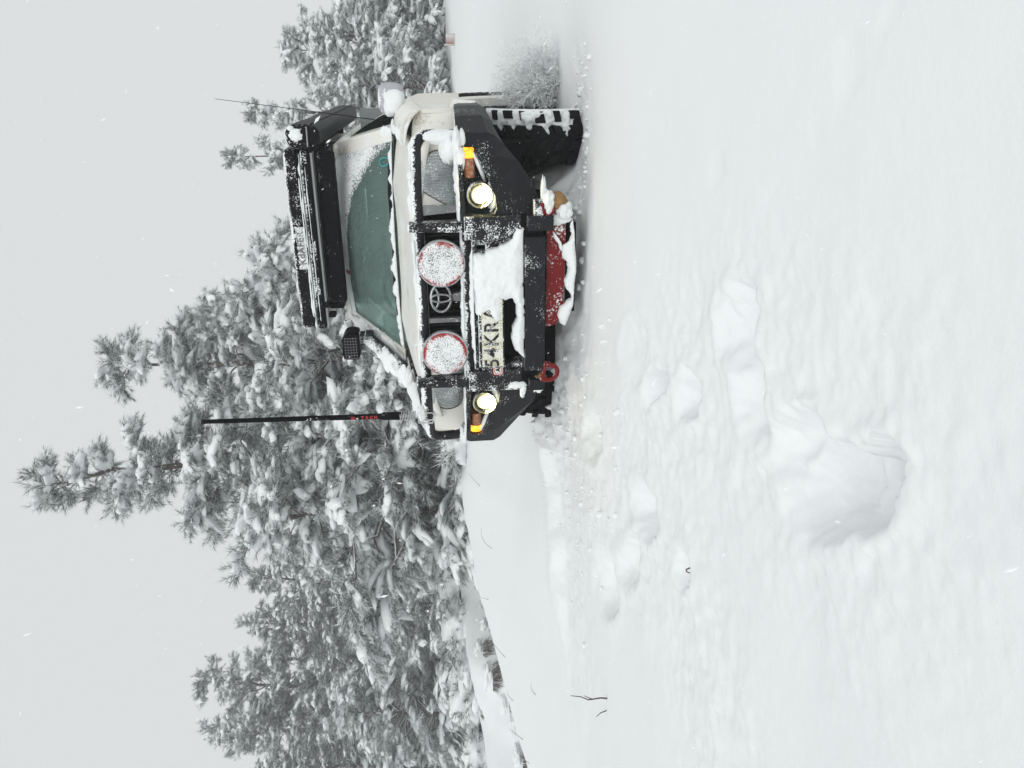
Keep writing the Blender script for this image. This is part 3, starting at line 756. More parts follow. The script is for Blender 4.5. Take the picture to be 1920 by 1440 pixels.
# square bump blocks at the wing roots
box('bump_block', bull, .44, .515, .0, .06, -.06, -.005, M_BLKS, .004)
box('bump_block', bull, .375, .445, -.02, .06, -.095, .03, M_BLK, .004)
box('bump_block', bull, -.46, -.40, .0, .06, -.06, .02, M_BLK, .004)
# plate frame and plate
def platemat():
    N = NT('plate_face')
    k = N.ramp(N.math('ADD', N.noise(170, 2), N.math('MULTIPLY', N.noise(14, 3), .8)), .78, .98)
    N.put(N.b.inputs['Base Color'], N.mix(k, (.50, .47, .30, 1), (.78, .78, .70, 1))); N.b.inputs['Roughness'].default_value = .6
    return N.m
box('plate_frame', bull, -.315, .195, -.02, .012, .148, .277, M_BLKS, .004)
plate = box('number_plate', bull, -.306, .186, -.026, -.021, .157, .262, platemat(), .001)
M_INK = dusted('plate_ink', (.02, .02, .02), .6, .50, 170, 30, 0)
text_part('plate_text', plate, '54KRAP', .102, Matrix.Translation((-.122, -.0275, .210)) @ FRONT, M_INK, .0012, 1.12, .0015)
NBG = plain('badge_white', (.75, .72, .68), .5)
def rrect(w, h, r, n=5):
    out = []
    for (cx, cy, a0) in ((w / 2 - r, h / 2 - r, 0), (-w / 2 + r, h / 2 - r, 90), (-w / 2 + r, -h / 2 + r, 180), (w / 2 - r, -h / 2 + r, 270)):
        for i in range(n + 1): a = radians(a0 + 90 * i / n); out.append((cx + r * cos(a), cy + r * sin(a)))
    return out
bc = (-.312, .182)
for (nm, w, h, yy, mm) in (('badge_rim', .098, .054, -.0090, M_REDG), ('badge_face', .090, .046, -.0105, NBG), ('badge_rim', .082, .038, -.012, M_REDG), ('badge_face', .076, .032, -.0135, NBG)):
    prism_y(nm, bull, [(bc[0] + x, bc[1] + z) for x, z in rrect(w, h, .012)], yy, yy + .003, mm)
text_part('badge_text', bull, 'ARB', .030, Matrix.Translation((bc[0], -.0150, bc[1])) @ FRONT, M_DARK, .0008, 1.0, .001)

# ---- driving lamps
def spot_face(cx, cz):
    N = NT('snowed_lamp_cover')
    d = N.n('ShaderNodeVectorMath', operation='DISTANCE'); sx = N.xyz()
    cmb = N.n('ShaderNodeCombineXYZ'); N.put(cmb.inputs[0], sx[0]); N.put(cmb.inputs[2], sx[2])
    N.t.links.new(cmb.outputs[0], d.inputs[0]); d.inputs[1].default_value = (cx, 0, cz)
    n = N.math('ADD', N.noise(210, 2, .6), N.math('MULTIPLY', N.noise(16, 2), .35))
    r = N.math('MULTIPLY', N.math('MULTIPLY', N.ramp(d.outputs['Value'], .088, .108), N.ramp(N.noise(9, 2), .42, .62)), .40)
    k = N.ramp(N.math('SUBTRACT', n, r), .52, .66)
    under = N.mix(N.ramp(d.outputs['Value'], .075, .095), (.06, .06, .065, 1), (.34, .02, .02, 1))
    N.put(N.b.inputs['Base Color'], N.mix(k, under, c4(SNOWC))); N.b.inputs['Roughness'].default_value = .6
    N.bump(k, .6, .003)
    return N.m
for sx_ in (.228, -.228):
    c = (sx_, .005, .448)
    lp = lathe_y('driving_lamp', CAR, c, [(.03, .10), (.075, .085), (.100, .05), (.111, .02), (.113, -.012), (.110, -.02)], M_BLK, 44)
    for p_ in lp.data.polygons: p_.use_smooth = True
    lathe_y('lamp_rim', lp, c, [(.1135, .012), (.1155, .0), (.1155, -.020), (.110, -.026), (.105, -.022)], M_CHROME, 44)
    lathe_y('lamp_cover', lp, c, [(.1095, -.016), (.1075, -.0265), (.09, -.032), (.05, -.037), (.01, -.038)], spot_face(sx_, .448), 44)
    box('lamp_bracket', lp, sx_ - .02, sx_ + .02, .01, .05, .345, .36, M_BLK, .002)

# ---- body front: grille, headlamps, hood, fenders
def fy_(x):  # front skin of the body
    return .355 + .13 * max(0, (abs(x) - .42) / .48) ** 2
box('grille_void', CAR, -.43, .43, .44, .46, .30, .575, M_DARK, 0)
GR = box('grille_bar', CAR, -.45, .45, .315, .36, .528, .552, M_SILV, .006)
for x in (-.335, -.165, .165, .335):
    prism_y('grille_slat', GR, [(x - .011, .33), (x + .011, .33), (x + .013, .53), (x - .013, .53)], .335, .37, M_SILV)
prism_y('grille_slat', GR, [(-.062, .33), (-.008, .33), (-.018, .40), (-.052, .40)], .325, .36, M_SILV)
for i in range(22):
    x = -.40 + i * .038
    box('grille_fin', GR, x - .002, x + .002, .40, .438, .32, .545, plain('fin', (.02, .02, .022), .6) if i == 0 else bpy.data.materials['fin'], 0)
for s in (1, -1): prism_y('grille_end', GR, [(s * .405, .33), (s * .452, .33), (s * .45, .553), (s * .395, .553), (s * .40, .535), (s * .415, .36)], .33, .37, M_SILV)
def ell_ring(name, parent, cx, cz, a, b, r, y, mat, n=40):
    V, F = [], []
    for i in range(n):
        t = 2 * pi * i / n; p = Vector((cx + a * cos(t), y, cz + b * sin(t))); nr = Vector((cos(t) / a, 0, sin(t) / b)).normalized()
        for k in range(8):
            q = 2 * pi * k / 8; V.append(p + nr * r * cos(q) + Vector((0, r * .7 * sin(q), 0)))
    for i in range(n):
        for k in range(8): F.append((i * 8 + k, i * 8 + (k + 1) % 8, ((i + 1) % n) * 8 + (k + 1) % 8, ((i + 1) % n) * 8 + k))
    return part(name, parent, V, F, mat, smooth=True)
em = ell_ring('emblem', CAR, -.035, .455, .075, .054, .0075, .318, M_CHROME)
ell_ring('emblem_ring', em, -.035, .487, .052, .020, .0065, .316, M_CHROME)
ell_ring('emblem_ring', em, -.035, .455, .021, .052, .0065, .314, M_CHROME)

HL = [(.643, .538), (.671, .523), (.701, .479), (.711, .436), (.689, .385), (.65, .365), (.565, .360), (.447, .356), (.459, .414), (.487, .465), (.518, .515), (.559, .549), (.61, .549)]
def head_mat():
    N = NT('headlamp_glass'); t = N.t
    w = N.n('ShaderNodeTexWave'); w.wave_type = 'BANDS'; w.bands_direction = 'X'; w.inputs['Scale'].default_value = 22; w.inputs['Distortion'].default_value = 3.0; w.inputs['Detail'].default_value = 2; w.inputs['Detail Scale'].default_value = 2.0
    N.t.links.new(N.tc.outputs['Object'], w.inputs['Vector'])
    k = N.ramp(N.math('ADD', N.noise(150, 2), N.math('MULTIPLY', N.noise(9, 3), .7)), .86, 1.04)
    N.put(N.b.inputs['Base Color'], N.mix(k, (.70, .745, .75, 1), c4(SNOWC))); N.b.inputs['Roughness'].default_value = .5
    tr = N.n('ShaderNodeBsdfTransparent'); tr.inputs[0].default_value = (.80, .87, .90, 1)
    gl = N.n('ShaderNodeBsdfGlossy'); gl.inputs['Roughness'].default_value = .08; bp = N.bump(w.outputs['Fac'], .5, .006); t.links.new(bp.outputs[0], gl.inputs['Normal'])
    fr_ = N.n('ShaderNodeFresnel'); fr_.inputs['IOR'].default_value = 1.5; t.links.new(bp.outputs[0], fr_.inputs['Normal'])
    m1 = N.n('ShaderNodeMixShader'); N.put(m1.inputs[0], N.math('ADD', fr_.outputs[0], .10)); t.links.new(tr.outputs[0], m1.inputs[1]); t.links.new(gl.outputs[0], m1.inputs[2])
    m2 = N.n('ShaderNodeMixShader'); N.put(m2.inputs[0], N.math('MAXIMUM', N.math('MULTIPLY', k, .9), N.math('ADD', .26, N.math('MULTIPLY', w.outputs['Fac'], .18)))); t.links.new(m1.outputs[0], m2.inputs[1]); t.links.new(N.b.outputs[0], m2.inputs[2])
    t.links.new(m2.outputs[0], N.out.inputs['Surface'])
    return N.m
M_BOWL = plain('lamp_reflector', (.80, .82, .82), .42, .55, var=.12, scale=14)
M_HEAD = head_mat()
NREF = NT('red_reflector'); NREF.put(NREF.b.inputs['Base Color'], NREF.mix(NREF.ramp(NREF.noise(230, 2), .46, .58), (.36, .09, .06, 1), (.75, .66, .62, 1)))
for s in (1, -1):
    # cream surround
    def fr(u, v):
        x = .425 + (.905 - .425) * u; z0, z1 = .325, .585 - .035 * u * u
        z = z0 + (z1 - z0) * v
        return (s * x, fy_(x) + .05 * max(0, v - .85) ** 1 * 2.2, z)
    cx = sum(p[0] for p in HL) / len(HL); cz = sum(p[1] for p in HL) / len(HL); rings = [1.0, .97, .8, .55, .3, .08]; V, F = [], []
    dense = []
    for i in range(len(HL)):
        a, b_ = HL[i], HL[(i + 1) % len(HL)]; p0 = HL[i - 1]; p3 = HL[(i + 2) % len(HL)]
        for t in (0, .25, .5, .75):
            dense.append(tuple(.5 * ((2 * a[k]) + (-p0[k] + b_[k]) * t + (2 * p0[k] - 5 * a[k] + 4 * b_[k] - p3[k]) * t * t + (-p0[k] + 3 * a[k] - 3 * b_[k] + p3[k]) * t ** 3) for k in (0, 1)))
    n = len(dense)
    Vs, Fs = grid_geo(fr, 70, 44)
    cen = np.array([[sum(abs(Vs[q][0]) for q in f_) / 4, sum(Vs[q][2] for q in f_) / 4] for f_ in Fs]); di = inside_dist(cen[:, 0], cen[:, 1], dense)
    part('headlamp_surround', CAR, Vs, [f_ for f_, d_ in zip(Fs, di) if d_ < .006], M_CREAM, smooth=True, solid=.010)
    Vb = []
    for (r, dpt) in ((1.0, .002), (.97, .03), (.85, .055), (.6, .078), (.3, .09), (.05, .092)):
        for (x, z) in dense: X_ = .585 + (x - .585) * r; Z_ = .452 + (z - .452) * r; Vb.append((s * X_, fy_(X_) + dpt, Z_))
    bowlF = [(ri * n + k, ri * n + (k + 1) % n, (ri + 1) * n + (k + 1) % n, (ri + 1) * n + k) for ri in range(5) for k in range(n)]
    for ri, r in enumerate(rings):
        for (x, z) in dense:
            X_ = cx + (x - cx) * r; Z_ = cz + (z - cz) * r
            V.append((s * X_, fy_(X_) - (.004 if ri == 0 else .016 + .014 * (1 - r * r)), Z_))
    for ri in range(len(rings) - 1):
        for k in range(n): F.append((ri * n + k, ri * n + (k + 1) % n, (ri + 1) * n + (k + 1) % n, (ri + 1) * n + k))
    F.append(tuple((len(rings) - 1) * n + k for k in range(n)))
    hl = part('headlamp', CAR, V, F, M_HEAD, smooth=True)
    mesh_obj('reflector', Vb, bowlF, M_BOWL, hl, smooth=False)
    # dark gasket and bowl ring behind the glass pattern
    V2 = [(s * (cx + (x - cx) * q), fy_(x) - .0095, cz + (z - cz) * q) for q in (1.02, 1.055) for (x, z) in dense]
    part('gasket', hl, V2, [(k, (k + 1) % n, n + (k + 1) % n, n + k) for k in range(n)], M_RUB, solid=.004)
    lathe_y('bulb_shield', hl, (s * .585, fy_(.585) + .03, .452), [(.008, .06), (.026, .05), (.028, .0), (.024, -.008), (.012, -.012)], M_CHROME, 24)
    if s > 0: lathe_y('side_reflector', CAR, (.727, fy_(.727) - .004, .518), [(.030, .004), (.030, -.006), (.024, -.010)], NREF.m, 28)
    # fender shoulder and flank with wheel arch
    def sh(u, v):
        y = .36 + (1.42 - .36) * u; t = v
        zin = .60 + .10 * min(1, u * 1.05); zout = .50 + .06 * u
        a_ = t * pi / 2
        xin, xout = .745, .905 + .012 * u
        yy = y + (.11 * (1 - u) ** 6) * t
        return (s * (xin + (xout - xin) * sin(a_)), yy, zout + (zin - zout) * cos(a_))
    sheet('fender_shoulder', CAR, sh, 26, 10, M_CREAM, solid=.01)
    arch = []
    for i in range(15):
        a_ = radians(128 - 120 * i / 14); arch.append((.98 - .52 * cos(pi - a_), -.19 + .50 * sin(a_)))
    poly = [(.46, .52), (.48, .34)] + [(y, z) for (y, z) in arch] + [(1.52, -.16), (3.12, -.16)]
    arch2 = [(y + 2.67, z) for (y, z) in arch]
    poly += arch2 + [(4.45, .0), (4.5, .3), (4.48, .70), (1.42, .70), (1.42, .56)]
    V = [(s * (.90 - .034 * max(0, y - .6)), y, z) for (y, z) in poly]; part('body_side', CAR, V, [tuple(range(len(V)))], M_CREAM, solid=.02)
    # flare round the front wheel arch
    V = []
    for (y, z) in arch:
        d = Vector((y - .98, z + .19)).normalized()
        for (o_, r_) in ((.88, 0), (.925, .008), (.938, .03), (.90, .055)): V.append((s * o_, y + d.x * r_, z + d.y * r_))
    part('arch_flare', CAR, V, [(i * 4 + j, i * 4 + j + 1, (i + 1) * 4 + j + 1, (i + 1) * 4 + j) for i in range(14) for j in range(3)], M_CREAM, solid=.006)
    # inner arch liner keeps the wheel housing dark
    V = [(s * x, y, z) for (y, z) in [(.98 + (y - .98) * 1.05, -.19 + (z + .19) * 1.05) for (y, z) in arch] for x in (.45, .89)]
    part('arch_liner', CAR, V, [(2 * i, 2 * i + 1, 2 * i + 3, 2 * i + 2) for i in range(14)], M_DARK)
    box('side_step', CAR, min(s * .84, s * .945), max(s * .84, s * .945), 1.55, 3.1, -.24, -.19, M_GREY, .01)

def hood(u, v):
    x = -.755 + 1.51 * u; y = .33 + 1.03 * v
    z = .572 + .14 * v ** .85 - .055 * (abs(x) / .755) ** 5 + .012 * math.exp(-((abs(x) - .42) / .1) ** 2)
    z -= .045 * max(0, 1 - v / .05) ** 2
    return (x, y + .05 * (abs(x) / .755) ** 3 * (1 - v), z)
sheet('hood', CAR, hood, 40, 34, M_CREAM, solid=.012)
box('engine_bay', CAR, -.74, .74, .47, 1.35, .0, .52, M_DARK, 0)
box('chassis', CAR, -.46, .46, .30, 4.3, -.16, .0, M_DARK, 0)  # plain dark box as the underside, added so no light leaks below
box('floor_pan', CAR, -.86, .86, 1.35, 4.4, -.10, .10, M_DARK, 0)

# ---- cabin
def ws(s, t, off=0.0):      # windscreen surface: s -1..1 across, t 0..1 up
    hw = .715 + (.575 - .715) * t; x = s * hw
    y = 1.36 + (1.96 - 1.36) * t - .07 * (1 - s * s) ; z = .700 + (1.115 - .700) * t + .022 * t * (1 - s * s) + .015 * (1 - s * s)
    return (x, y - off * .55, z + off * .83)
def glass_mat():
    N = NT('green_glass'); t = N.t
    tr = N.n('ShaderNodeBsdfTransparent'); tr.inputs[0].default_value = (.55, .74, .67, 1)
    gl = N.n('ShaderNodeBsdfGlossy'); gl.inputs['Color'].default_value = (.75, .95, .88, 1); gl.inputs['Roughness'].default_value = .06
    fr_ = N.n('ShaderNodeFresnel'); fr_.inputs['IOR'].default_value = 1.6
    f = N.math('ADD', N.math('MULTIPLY', fr_.outputs[0], 1.0), .05)
    ms = N.n('ShaderNodeMixShader'); t.links.new(f, ms.inputs[0]); t.links.new(tr.outputs[0], ms.inputs[1]); t.links.new(gl.outputs[0], ms.inputs[2])
    df = N.n('ShaderNodeBsdfDiffuse'); df.inputs[0].default_value = (.23, .335, .31, 1); m2 = N.n('ShaderNodeMixShader')   # pale green diffuse painted in to brighten the glass, with wiper-arc streaks
    pv_ = N.n('ShaderNodeVectorMath', operation='DISTANCE'); t.links.new(N.tc.outputs['Object'], pv_.inputs[0]); pv_.inputs[1].default_value = (-.30, 1.36, .70)
    cb = N.n('ShaderNodeCombineXYZ'); N.put(cb.inputs[0], pv_.outputs['Value'])
    N.put(m2.inputs[0], N.math('ADD', .20, N.math('ADD', N.math('MULTIPLY', N.noise(3, 4), .26), N.math('MULTIPLY', N.noise(42, 3, .6, cb.outputs[0]), .20)))); t.links.new(ms.outputs[0], m2.inputs[1]); t.links.new(df.outputs[0], m2.inputs[2])
    t.links.new(m2.outputs[0], N.out.inputs['Surface'])
    return N.m
M_GLASS = glass_mat()
WS = sheet('windscreen', CAR, lambda u, v: ws(2 * u - 1, v), 24, 14, M_GLASS)
def frost_mat():
    N = NT('windscreen_frost'); t = N.t
    at = N.n('ShaderNodeAttribute'); at.attribute_name = 'frost'
    n = N.math('ADD', N.math('MULTIPLY', N.math('SUBTRACT', N.noise(105, 3, .7), .5), 2.2), N.math('MULTIPLY', N.math('SUBTRACT', N.noise(9, 3), .5), .9))
    k = N.ramp(N.math('ADD', n, N.math('MULTIPLY', N.math('SUBTRACT', at.outputs['Fac'], .5), 2.6)), .02, .22)
    tr = N.n('ShaderNodeBsdfTransparent'); ms = N.n('ShaderNodeMixShader')
    N.b.inputs['Base Color'].default_value = c4(SNOWC); N.b.inputs['Roughness'].default_value = .9
    t.links.new(k, ms.inputs[0]); t.links.new(tr.outputs[0], ms.inputs[1]); t.links.new(N.b.outputs[0], ms.inputs[2]); t.links.new(ms.outputs[0], N.out.inputs['Surface'])
    return N.m
nu, nv = 90, 60
V, F = grid_geo(lambda u, v: ws(2 * u - 1, v, .006), nu, nv)
fro = part('frost', WS, V, F, frost_mat(), smooth=True)
att = fro.data.attributes.new('frost', 'FLOAT', 'POINT'); vals = []
for j in range(nv):
    for i_ in range(nu):
        s_ = 2 * i_ / (nu - 1) - 1; t_ = j / (nv - 1)
        # swept by the wipers: everything but the upper right corner and a border at the top
        arc = np.interp(t_, [0, .1, .25, .42, .6, .7, .78, .82, .86, .9], [.97, .93, .88, .76, .6, .47, .27, .08, -.4, -1.2])
        f_ = .5 + (s_ - arc) * 2.2
        f_ = max(f_, .5 + (t_ - .90) * 8); f_ = max(f_, .5 + (abs(s_) - .975) * 30)
        vals.append(max(0, min(.62 if t_ < .86 else 1.0, .5 + (f_ - .5) * (3.0 if f_ < .5 else .35 if t_ < .86 else 1.2))))
att.data.foreach_set('value', vals)
for s in (1, -1):
    P = [Vector(ws(s, t)) for t in np.linspace(0, 1, 7)]
    V, F = [], []
    for p in P:
        for (dx, dy, dz) in ((-.03, -.015, .012), (.055, .01, .01), (.075, .09, -.01), (-.02, .06, -.02)): V.append((p.x + s * dx, p.y + dy, p.z + dz))
    for i_ in range(6):
        for k in range(4): F.append((i_ * 4 + k, i_ * 4 + (k + 1) % 4, (i_ + 1) * 4 + (k + 1) % 4, (i_ + 1) * 4 + k))
    part('windscreen_pillar', CAR, V, F, M_CREAM, smooth=False, bevel=.008)
    def side(u, v):
        y = 1.40 + .62 * v + (4.45 - 1.40 - .62 * v) * u if True else 0
        return (s * (.865 - .27 * v ** 1.2 - .10 * u), y - .25 * u * v, .69 + .44 * v)
    sheet('side_window', CAR, side, 10, 6, M_GLASS)
    for (u0, u1) in ((.27, .31), (.60, .65), (.95, 1.0)):
        sheet('door_pillar', CAR, lambda u, v: tuple(Vector(side(u0 + (u1 - u0) * u, v)) + Vector((s * .006, 0, 0))), 3, 6, M_CREAM, solid=.02)
def roof(u, v):
    x = -.62 + 1.24 * u; return (x, 1.93 + 2.3 * v, 1.125 + .035 * (1 - (x / .62) ** 2) + .02 * sin(pi * v))
sheet('roof', CAR, roof, 14, 14, M_CREAM, solid=.03)
sheet('tailgate', CAR, lambda u, v: (-.88 + 1.76 * u + (0.26 * (.5 - u) * 2) * max(0, v - .55) * 2, 4.47 - .25 * max(0, v - .55) * 2, -.1 + 1.23 * v), 6, 10, M_CREAM, solid=.03)
# interior seen dimly through the glass
M_TRIM = plain('grey_trim', (.30, .31, .31), .85, var=.15, scale=6); M_DASH = plain('dark_dash', (.045, .05, .05), .8)
box('dashboard', CAR, -.70, .70, 1.42, 1.72, .50, .665, M_DASH, .03)
for x in (-.36, .36):
    seat = box('seat_back', CAR, x - .24, x + .24, 2.45, 2.60, .30, .86, M_TRIM, .05)
    box('head_rest', seat, x - .12, x + .12, 2.50, 2.60, .88, 1.04, M_TRIM, .04)
box('cabin_rear', CAR, -.80, .80, 3.2, 3.24, .10, 1.05, M_TRIM, .0)
for x0, x1 in ((-.52, -.06), (.06, .52)):
    V, F = grid_geo(lambda u, v: tuple(Vector(ws((x0 + (x1 - x0) * u) / .60, .98 - .24 * v, -.05))), 6, 4)
    part('sun_visor', CAR, V, F, M_DASH, solid=.02)
V = []; n1 = 30
stw = []
for i_ in range(n1):
    a_ = 2 * pi * i_ / n1; stw.append((-.40 + .19 * cos(a_), 1.80 + .10 * sin(a_), .70 + .165 * sin(a_)))
V, F = tube_geo(stw + [stw[0], stw[1]], .016, 8); part('steering_wheel', CAR, V, F, M_DASH, smooth=True)
V, F = grid_geo(lambda u, v: tuple(Vector(ws(-.44 + .05 * u, .93 - .08 * v, .008))), 3, 3); part('red_sticker', WS, V, F, M_REDG)
stk = [tuple(Vector(ws(.80 + .036 * cos(a_), .14 + .075 * sin(a_), .008))) for a_ in np.linspace(0, 2 * pi, 24)[:-1]]
V, F = tube_geo(stk + [stk[0], stk[1]], .005, 6); part('oval_sticker', WS, V, F, plain('teal_sticker', (.05, .36, .36), .5), smooth=True)
for (s0, s1) in ((.86, .25), (.05, -.62)):
    V, F = tube_geo([Vector(ws(s0, .02, .02)), Vector(ws((s0 + s1) / 2, .035, .025)), Vector(ws(s1, .03, .02))], .010, 8); part('wiper', CAR, V, F, M_RUB, smooth=True)

# ---- snorkel on the left pillar
sn = tube('snorkel', CAR, round_path([(-.86, .95, .52), (-.80, 1.22, .70), (-.70, 1.52, .92), (-.665, 1.60, .99), (-.665, 1.60, 1.04)], .06), .047, M_BLKS, 16)
lathe_y('snorkel_clamp', sn, (-.668, 1.60, .94), [(.05, 0), (.056, .005), (.056, .05), (.05, .055)], M_BLKS, 24, 'z')
hd = [(-.612, 1.04), (-.60, 1.09), (-.61, 1.13), (-.64, 1.15), (-.75, 1.158), (-.795, 1.15), (-.80, 1.05), (-.76, 1.03)]
sh_ = prism_y('snorkel_head', sn, hd, 1.50, 1.68, M_PLAS); b = sh_.modifiers.new('b', 'BEVEL'); b.width = .012; b.segments = 3
for i_ in range(8): box('head_mesh', sn, -.785 + i_ * .021, -.782 + i_ * .021, 1.494, 1.499, 1.05, 1.14, M_GREY, 0)
for i_ in range(5): box('head_mesh', sn, -.79, -.63, 1.492, 1.496, 1.055 + i_ * .019, 1.058 + i_ * .019, M_GREY, 0)

# ---- mirrors
M_ICE = dusted('iced_mirror_shell', (.42, .42, .46), .35, .42, 60, 14, .2, spec=.5)
for s in (1, -1):
    c = Vector((s * .925, 1.50, .705))
    v, f = ICO3; v = np.sign(v) * np.abs(v) ** .62 * np.array((.098, .055, .082)) + np.array(c); mir = part('wing_mirror', CAR, v, f, M_ICE, smooth=True)
    V, F = tube_geo([(s * .80, 1.52, .66), (s * .85, 1.50, .645), (s * .90, 1.5, .65)], [.03, .035, .03], 10); mesh_obj('mirror_arm', V, F, M_PLAS, mir, smooth=True)
    v, f = ICO3; nn_ = fbm(v[:, 0] * 2.5, v[:, 2] * 2.5 + v[:, 1], 33, 3); v = np.sign(v) * np.abs(v) ** .75 * np.array((.082, .045, .066)) * (1 + .30 * nn_)[:, None] + np.array(c + Vector((s * -.022, -.045, -.016))); o = mesh_obj('snow_patch', v, f, M_SNOW, mir, smooth=True)

# ---- whip antenna on the bull bar, aerial on the fender
AN = tube('whip_antenna', CAR, [(-.612, .10, .66), (-.612, .10, .70), (-.609, .10, .79), (-.609, .10, .80), (-.606, .10, .95), (-.591, .10, 1.70), (-.5908, .10, 1.722)], [.02, .022, .021, .0155, .0145, .0115, .012], M_PLAS, 16)
sp = []
for i_ in range(90):
    a_ = 2 * pi * i_ / 10; sp.append((-.6135 + .0225 * cos(a_), .10 + .0225 * sin(a_), .62 + i_ * .0009))
V, F = tube_geo(sp, .003, 6); mesh_obj('spring', V, F, M_CHROME, AN, smooth=True)
for (ch, z, mm) in (('H', .828, M_REDG), ('C', .851, M_REDG), ('E', .874, M_REDG), ('T', .897, M_REDG), ('N', .947, M_REDG)):
    text_part('antenna_letter', AN, ch, .024, Matrix.Translation((-.6075, .084, z)) @ FRONT @ Matrix.Rotation(-pi / 2, 4, 'Z'), mm, .0008, 1, .0012)
text_part('antenna_letter', AN, "-", .024, Matrix.Translation((-.607, .084, .925)) @ FRONT @ Matrix.Rotation(-pi / 2, 4, 'Z'), NBG, .0008, 1, .002)
cl = ell_ring('clamp', AN, -.615, .55, .034, .034, .004, .10, M_CHROME)
for dy in (-.02, .02):
    V, F = tube_geo([(-.64, .08 + dy, .60), (-.64, .07 + dy, .53), (-.60, .07 + dy, .515), (-.585, .08 + dy, .53), (-.585, .085 + dy, .60)], .004, 6); mesh_obj('clamp', V, F, M_CHROME, AN, smooth=True)
box('antenna_mount', AN, -.645, -.58, .07, .13, .598, .606, M_CHROME, .001)
tube('fender_aerial', CAR, [(.80, 1.40, .70), (.81, 1.38, .80), (.87, 1.34, 1.2), (.945, 1.30, 1.722)], [.006, .003, .0022, .0014], M_RUB, 6)

# ---- red recovery plate, shackles
prism_y('recovery_plate', CAR, [(.435, -.075), (.43, -.14), (.36, -.165), (-.06, -.158), (-.12, -.12), (-.13, -.07)], .05, .09, M_RED)
box('plate_edge', CAR, -.05, .40, .04, .2, -.215, -.19, M_DARK, .004)
def shackle(x, y, z, r, ang):
    pts = []
    for i_ in range(13):
        a_ = radians(-35 + 250 * i_ / 12); pts.append(Vector((x + r * cos(a_) * .95, y + .25 * r * sin(a_), z - r * sin(a_) * 1.05 - .2 * r)))
    pts = [Vector((x, y, z)) + Matrix.Rotation(ang, 3, 'Y') @ (p - Vector((x, y, z))) for p in pts]
    o = tube('tow_shackle', CAR, pts, .0125, M_RED, 10)
    V, F = tube_geo([pts[0] + Vector((.02, 0, 0)), pts[-1] + Vector((-.02, 0, 0))], .009, 10); mesh_obj('shackle_pin', V, F, M_RED, o, smooth=True)
    return o
shackle(-.352, -.015, -.07, .045, .35)
shackle(.47, .01, -.06, .03, -.5)
box('tow_lug', CAR, -.352, -.33, .0, .08, -.10, -.02, M_GREY, .004)

# ---- wheels
def wheel(name, cx, cy, cz):
    prof = [(.20, -.11), (.23, -.125), (.30, -.140), (.355, -.140), (.378, -.125), (.385, -.06), (.386, 0), (.385, .06), (.378, .125), (.355, .140), (.30, .140), (.23, .125), (.20, .11)]
    w = lathe_y('tyre', CAR, (cx, cy, cz), prof, M_RUB, 56, 'x')
    for p_ in w.data.polygons: p_.use_smooth = True
    V, F = [], []; nb = 26
    def lug(a, da, x0, x1, skew, r0=.375, r1=.409):
        b0 = len(V)
        for r in (r0, r1):
            q = .86 if r == r1 else 1
            for (aa, xx) in ((-da, x0), (da, x0), (da, x1), (-da, x1)):
                t = a + aa * q + skew * (xx - x0); xm = (x0 + x1) / 2
                V.append((cx + xm + (xx - xm) * q, cy + r * cos(t), cz + r * sin(t)))
        for f in ((0, 3, 2, 1), (4, 5, 6, 7), (0, 1, 5, 4), (1, 2, 6, 5), (2, 3, 7, 6), (3, 0, 4, 7)): F.append(tuple(b0 + i for i in f))
    for i_ in range(nb):
        a = 2 * pi * i_ / nb; st = pi / nb
        a += .05 * sin(i_ * 12.9); lug(a, .078 if i_ % 2 else .050, -.142, -.085 + .012 * sin(i_ * 5.1), .5); lug(a + st * .6, .078 if i_ % 2 == 0 else .050, .085 + .012 * sin(i_ * 7.7), .142, -.5)
        lug(a + st * .3, .062, -.068, -.008, 1.6); lug(a + st * 1.1, .062, .008, .068, -1.6)
    mesh_obj('tread', V, F, M_RUB, w, bevel=.003)
    lathe_y('rim', w, (cx, cy, cz), [(.05, -.06), (.12, -.09), (.19, -.10), (.205, -.118), (.205, .118), (.19, .10), (.12, .05), (.05, .07)], M_GREY, 40, 'x')
    return w
W_R = wheel('tyre', .748, .98, -.195); W_L = wheel('tyre', -.748, .98, -.195)
wheel('tyre', .755, 3.65, -.20); wheel('tyre', -.755, 3.65, -.20)
tube('front_axle', CAR, [(-.7, .98, -.195), (-.2, .98, -.20), (.7, .98, -.195)], [.04, .07, .04], M_DARK, 12)
# snow packed into the tread of the right front tyre
na, nx2 = 90, 40
AA, XX = np.meshgrid(np.radians(np.linspace(118, 202, na)), np.linspace(.648, .896, nx2), indexing='ij'); w_ = (XX - .748) / .14
cov = 1.15 * w_ + .40 * (1 - np.arange(na)[:, None] / na) - .55 + .9 * fbm(XX * 9, AA * 4, 18, 3)
RR = .378 + .026 * np.clip(cov * 2.0 + .9 * fbm(XX * 40, AA * 20, 8, 4), -.6, .80 + .85 * sstep(-.05, .45, fbm(XX * 11 + 3, AA * 5.5, 28, 3))) - .08 * np.maximum(0, np.abs(w_) - .9)
V = np.stack([XX, .98 + RR * np.cos(AA), -.195 + RR * np.sin(AA)], 2).reshape(-1, 3)
F = [(i_ * nx2 + j, i_ * nx2 + j + 1, (i_ + 1) * nx2 + j + 1, (i_ + 1) * nx2 + j) for i_ in range(na - 1) for j in range(nx2 - 1)]
mesh_obj('packed_snow', V, F, M_SNOW, W_R, smooth=True)
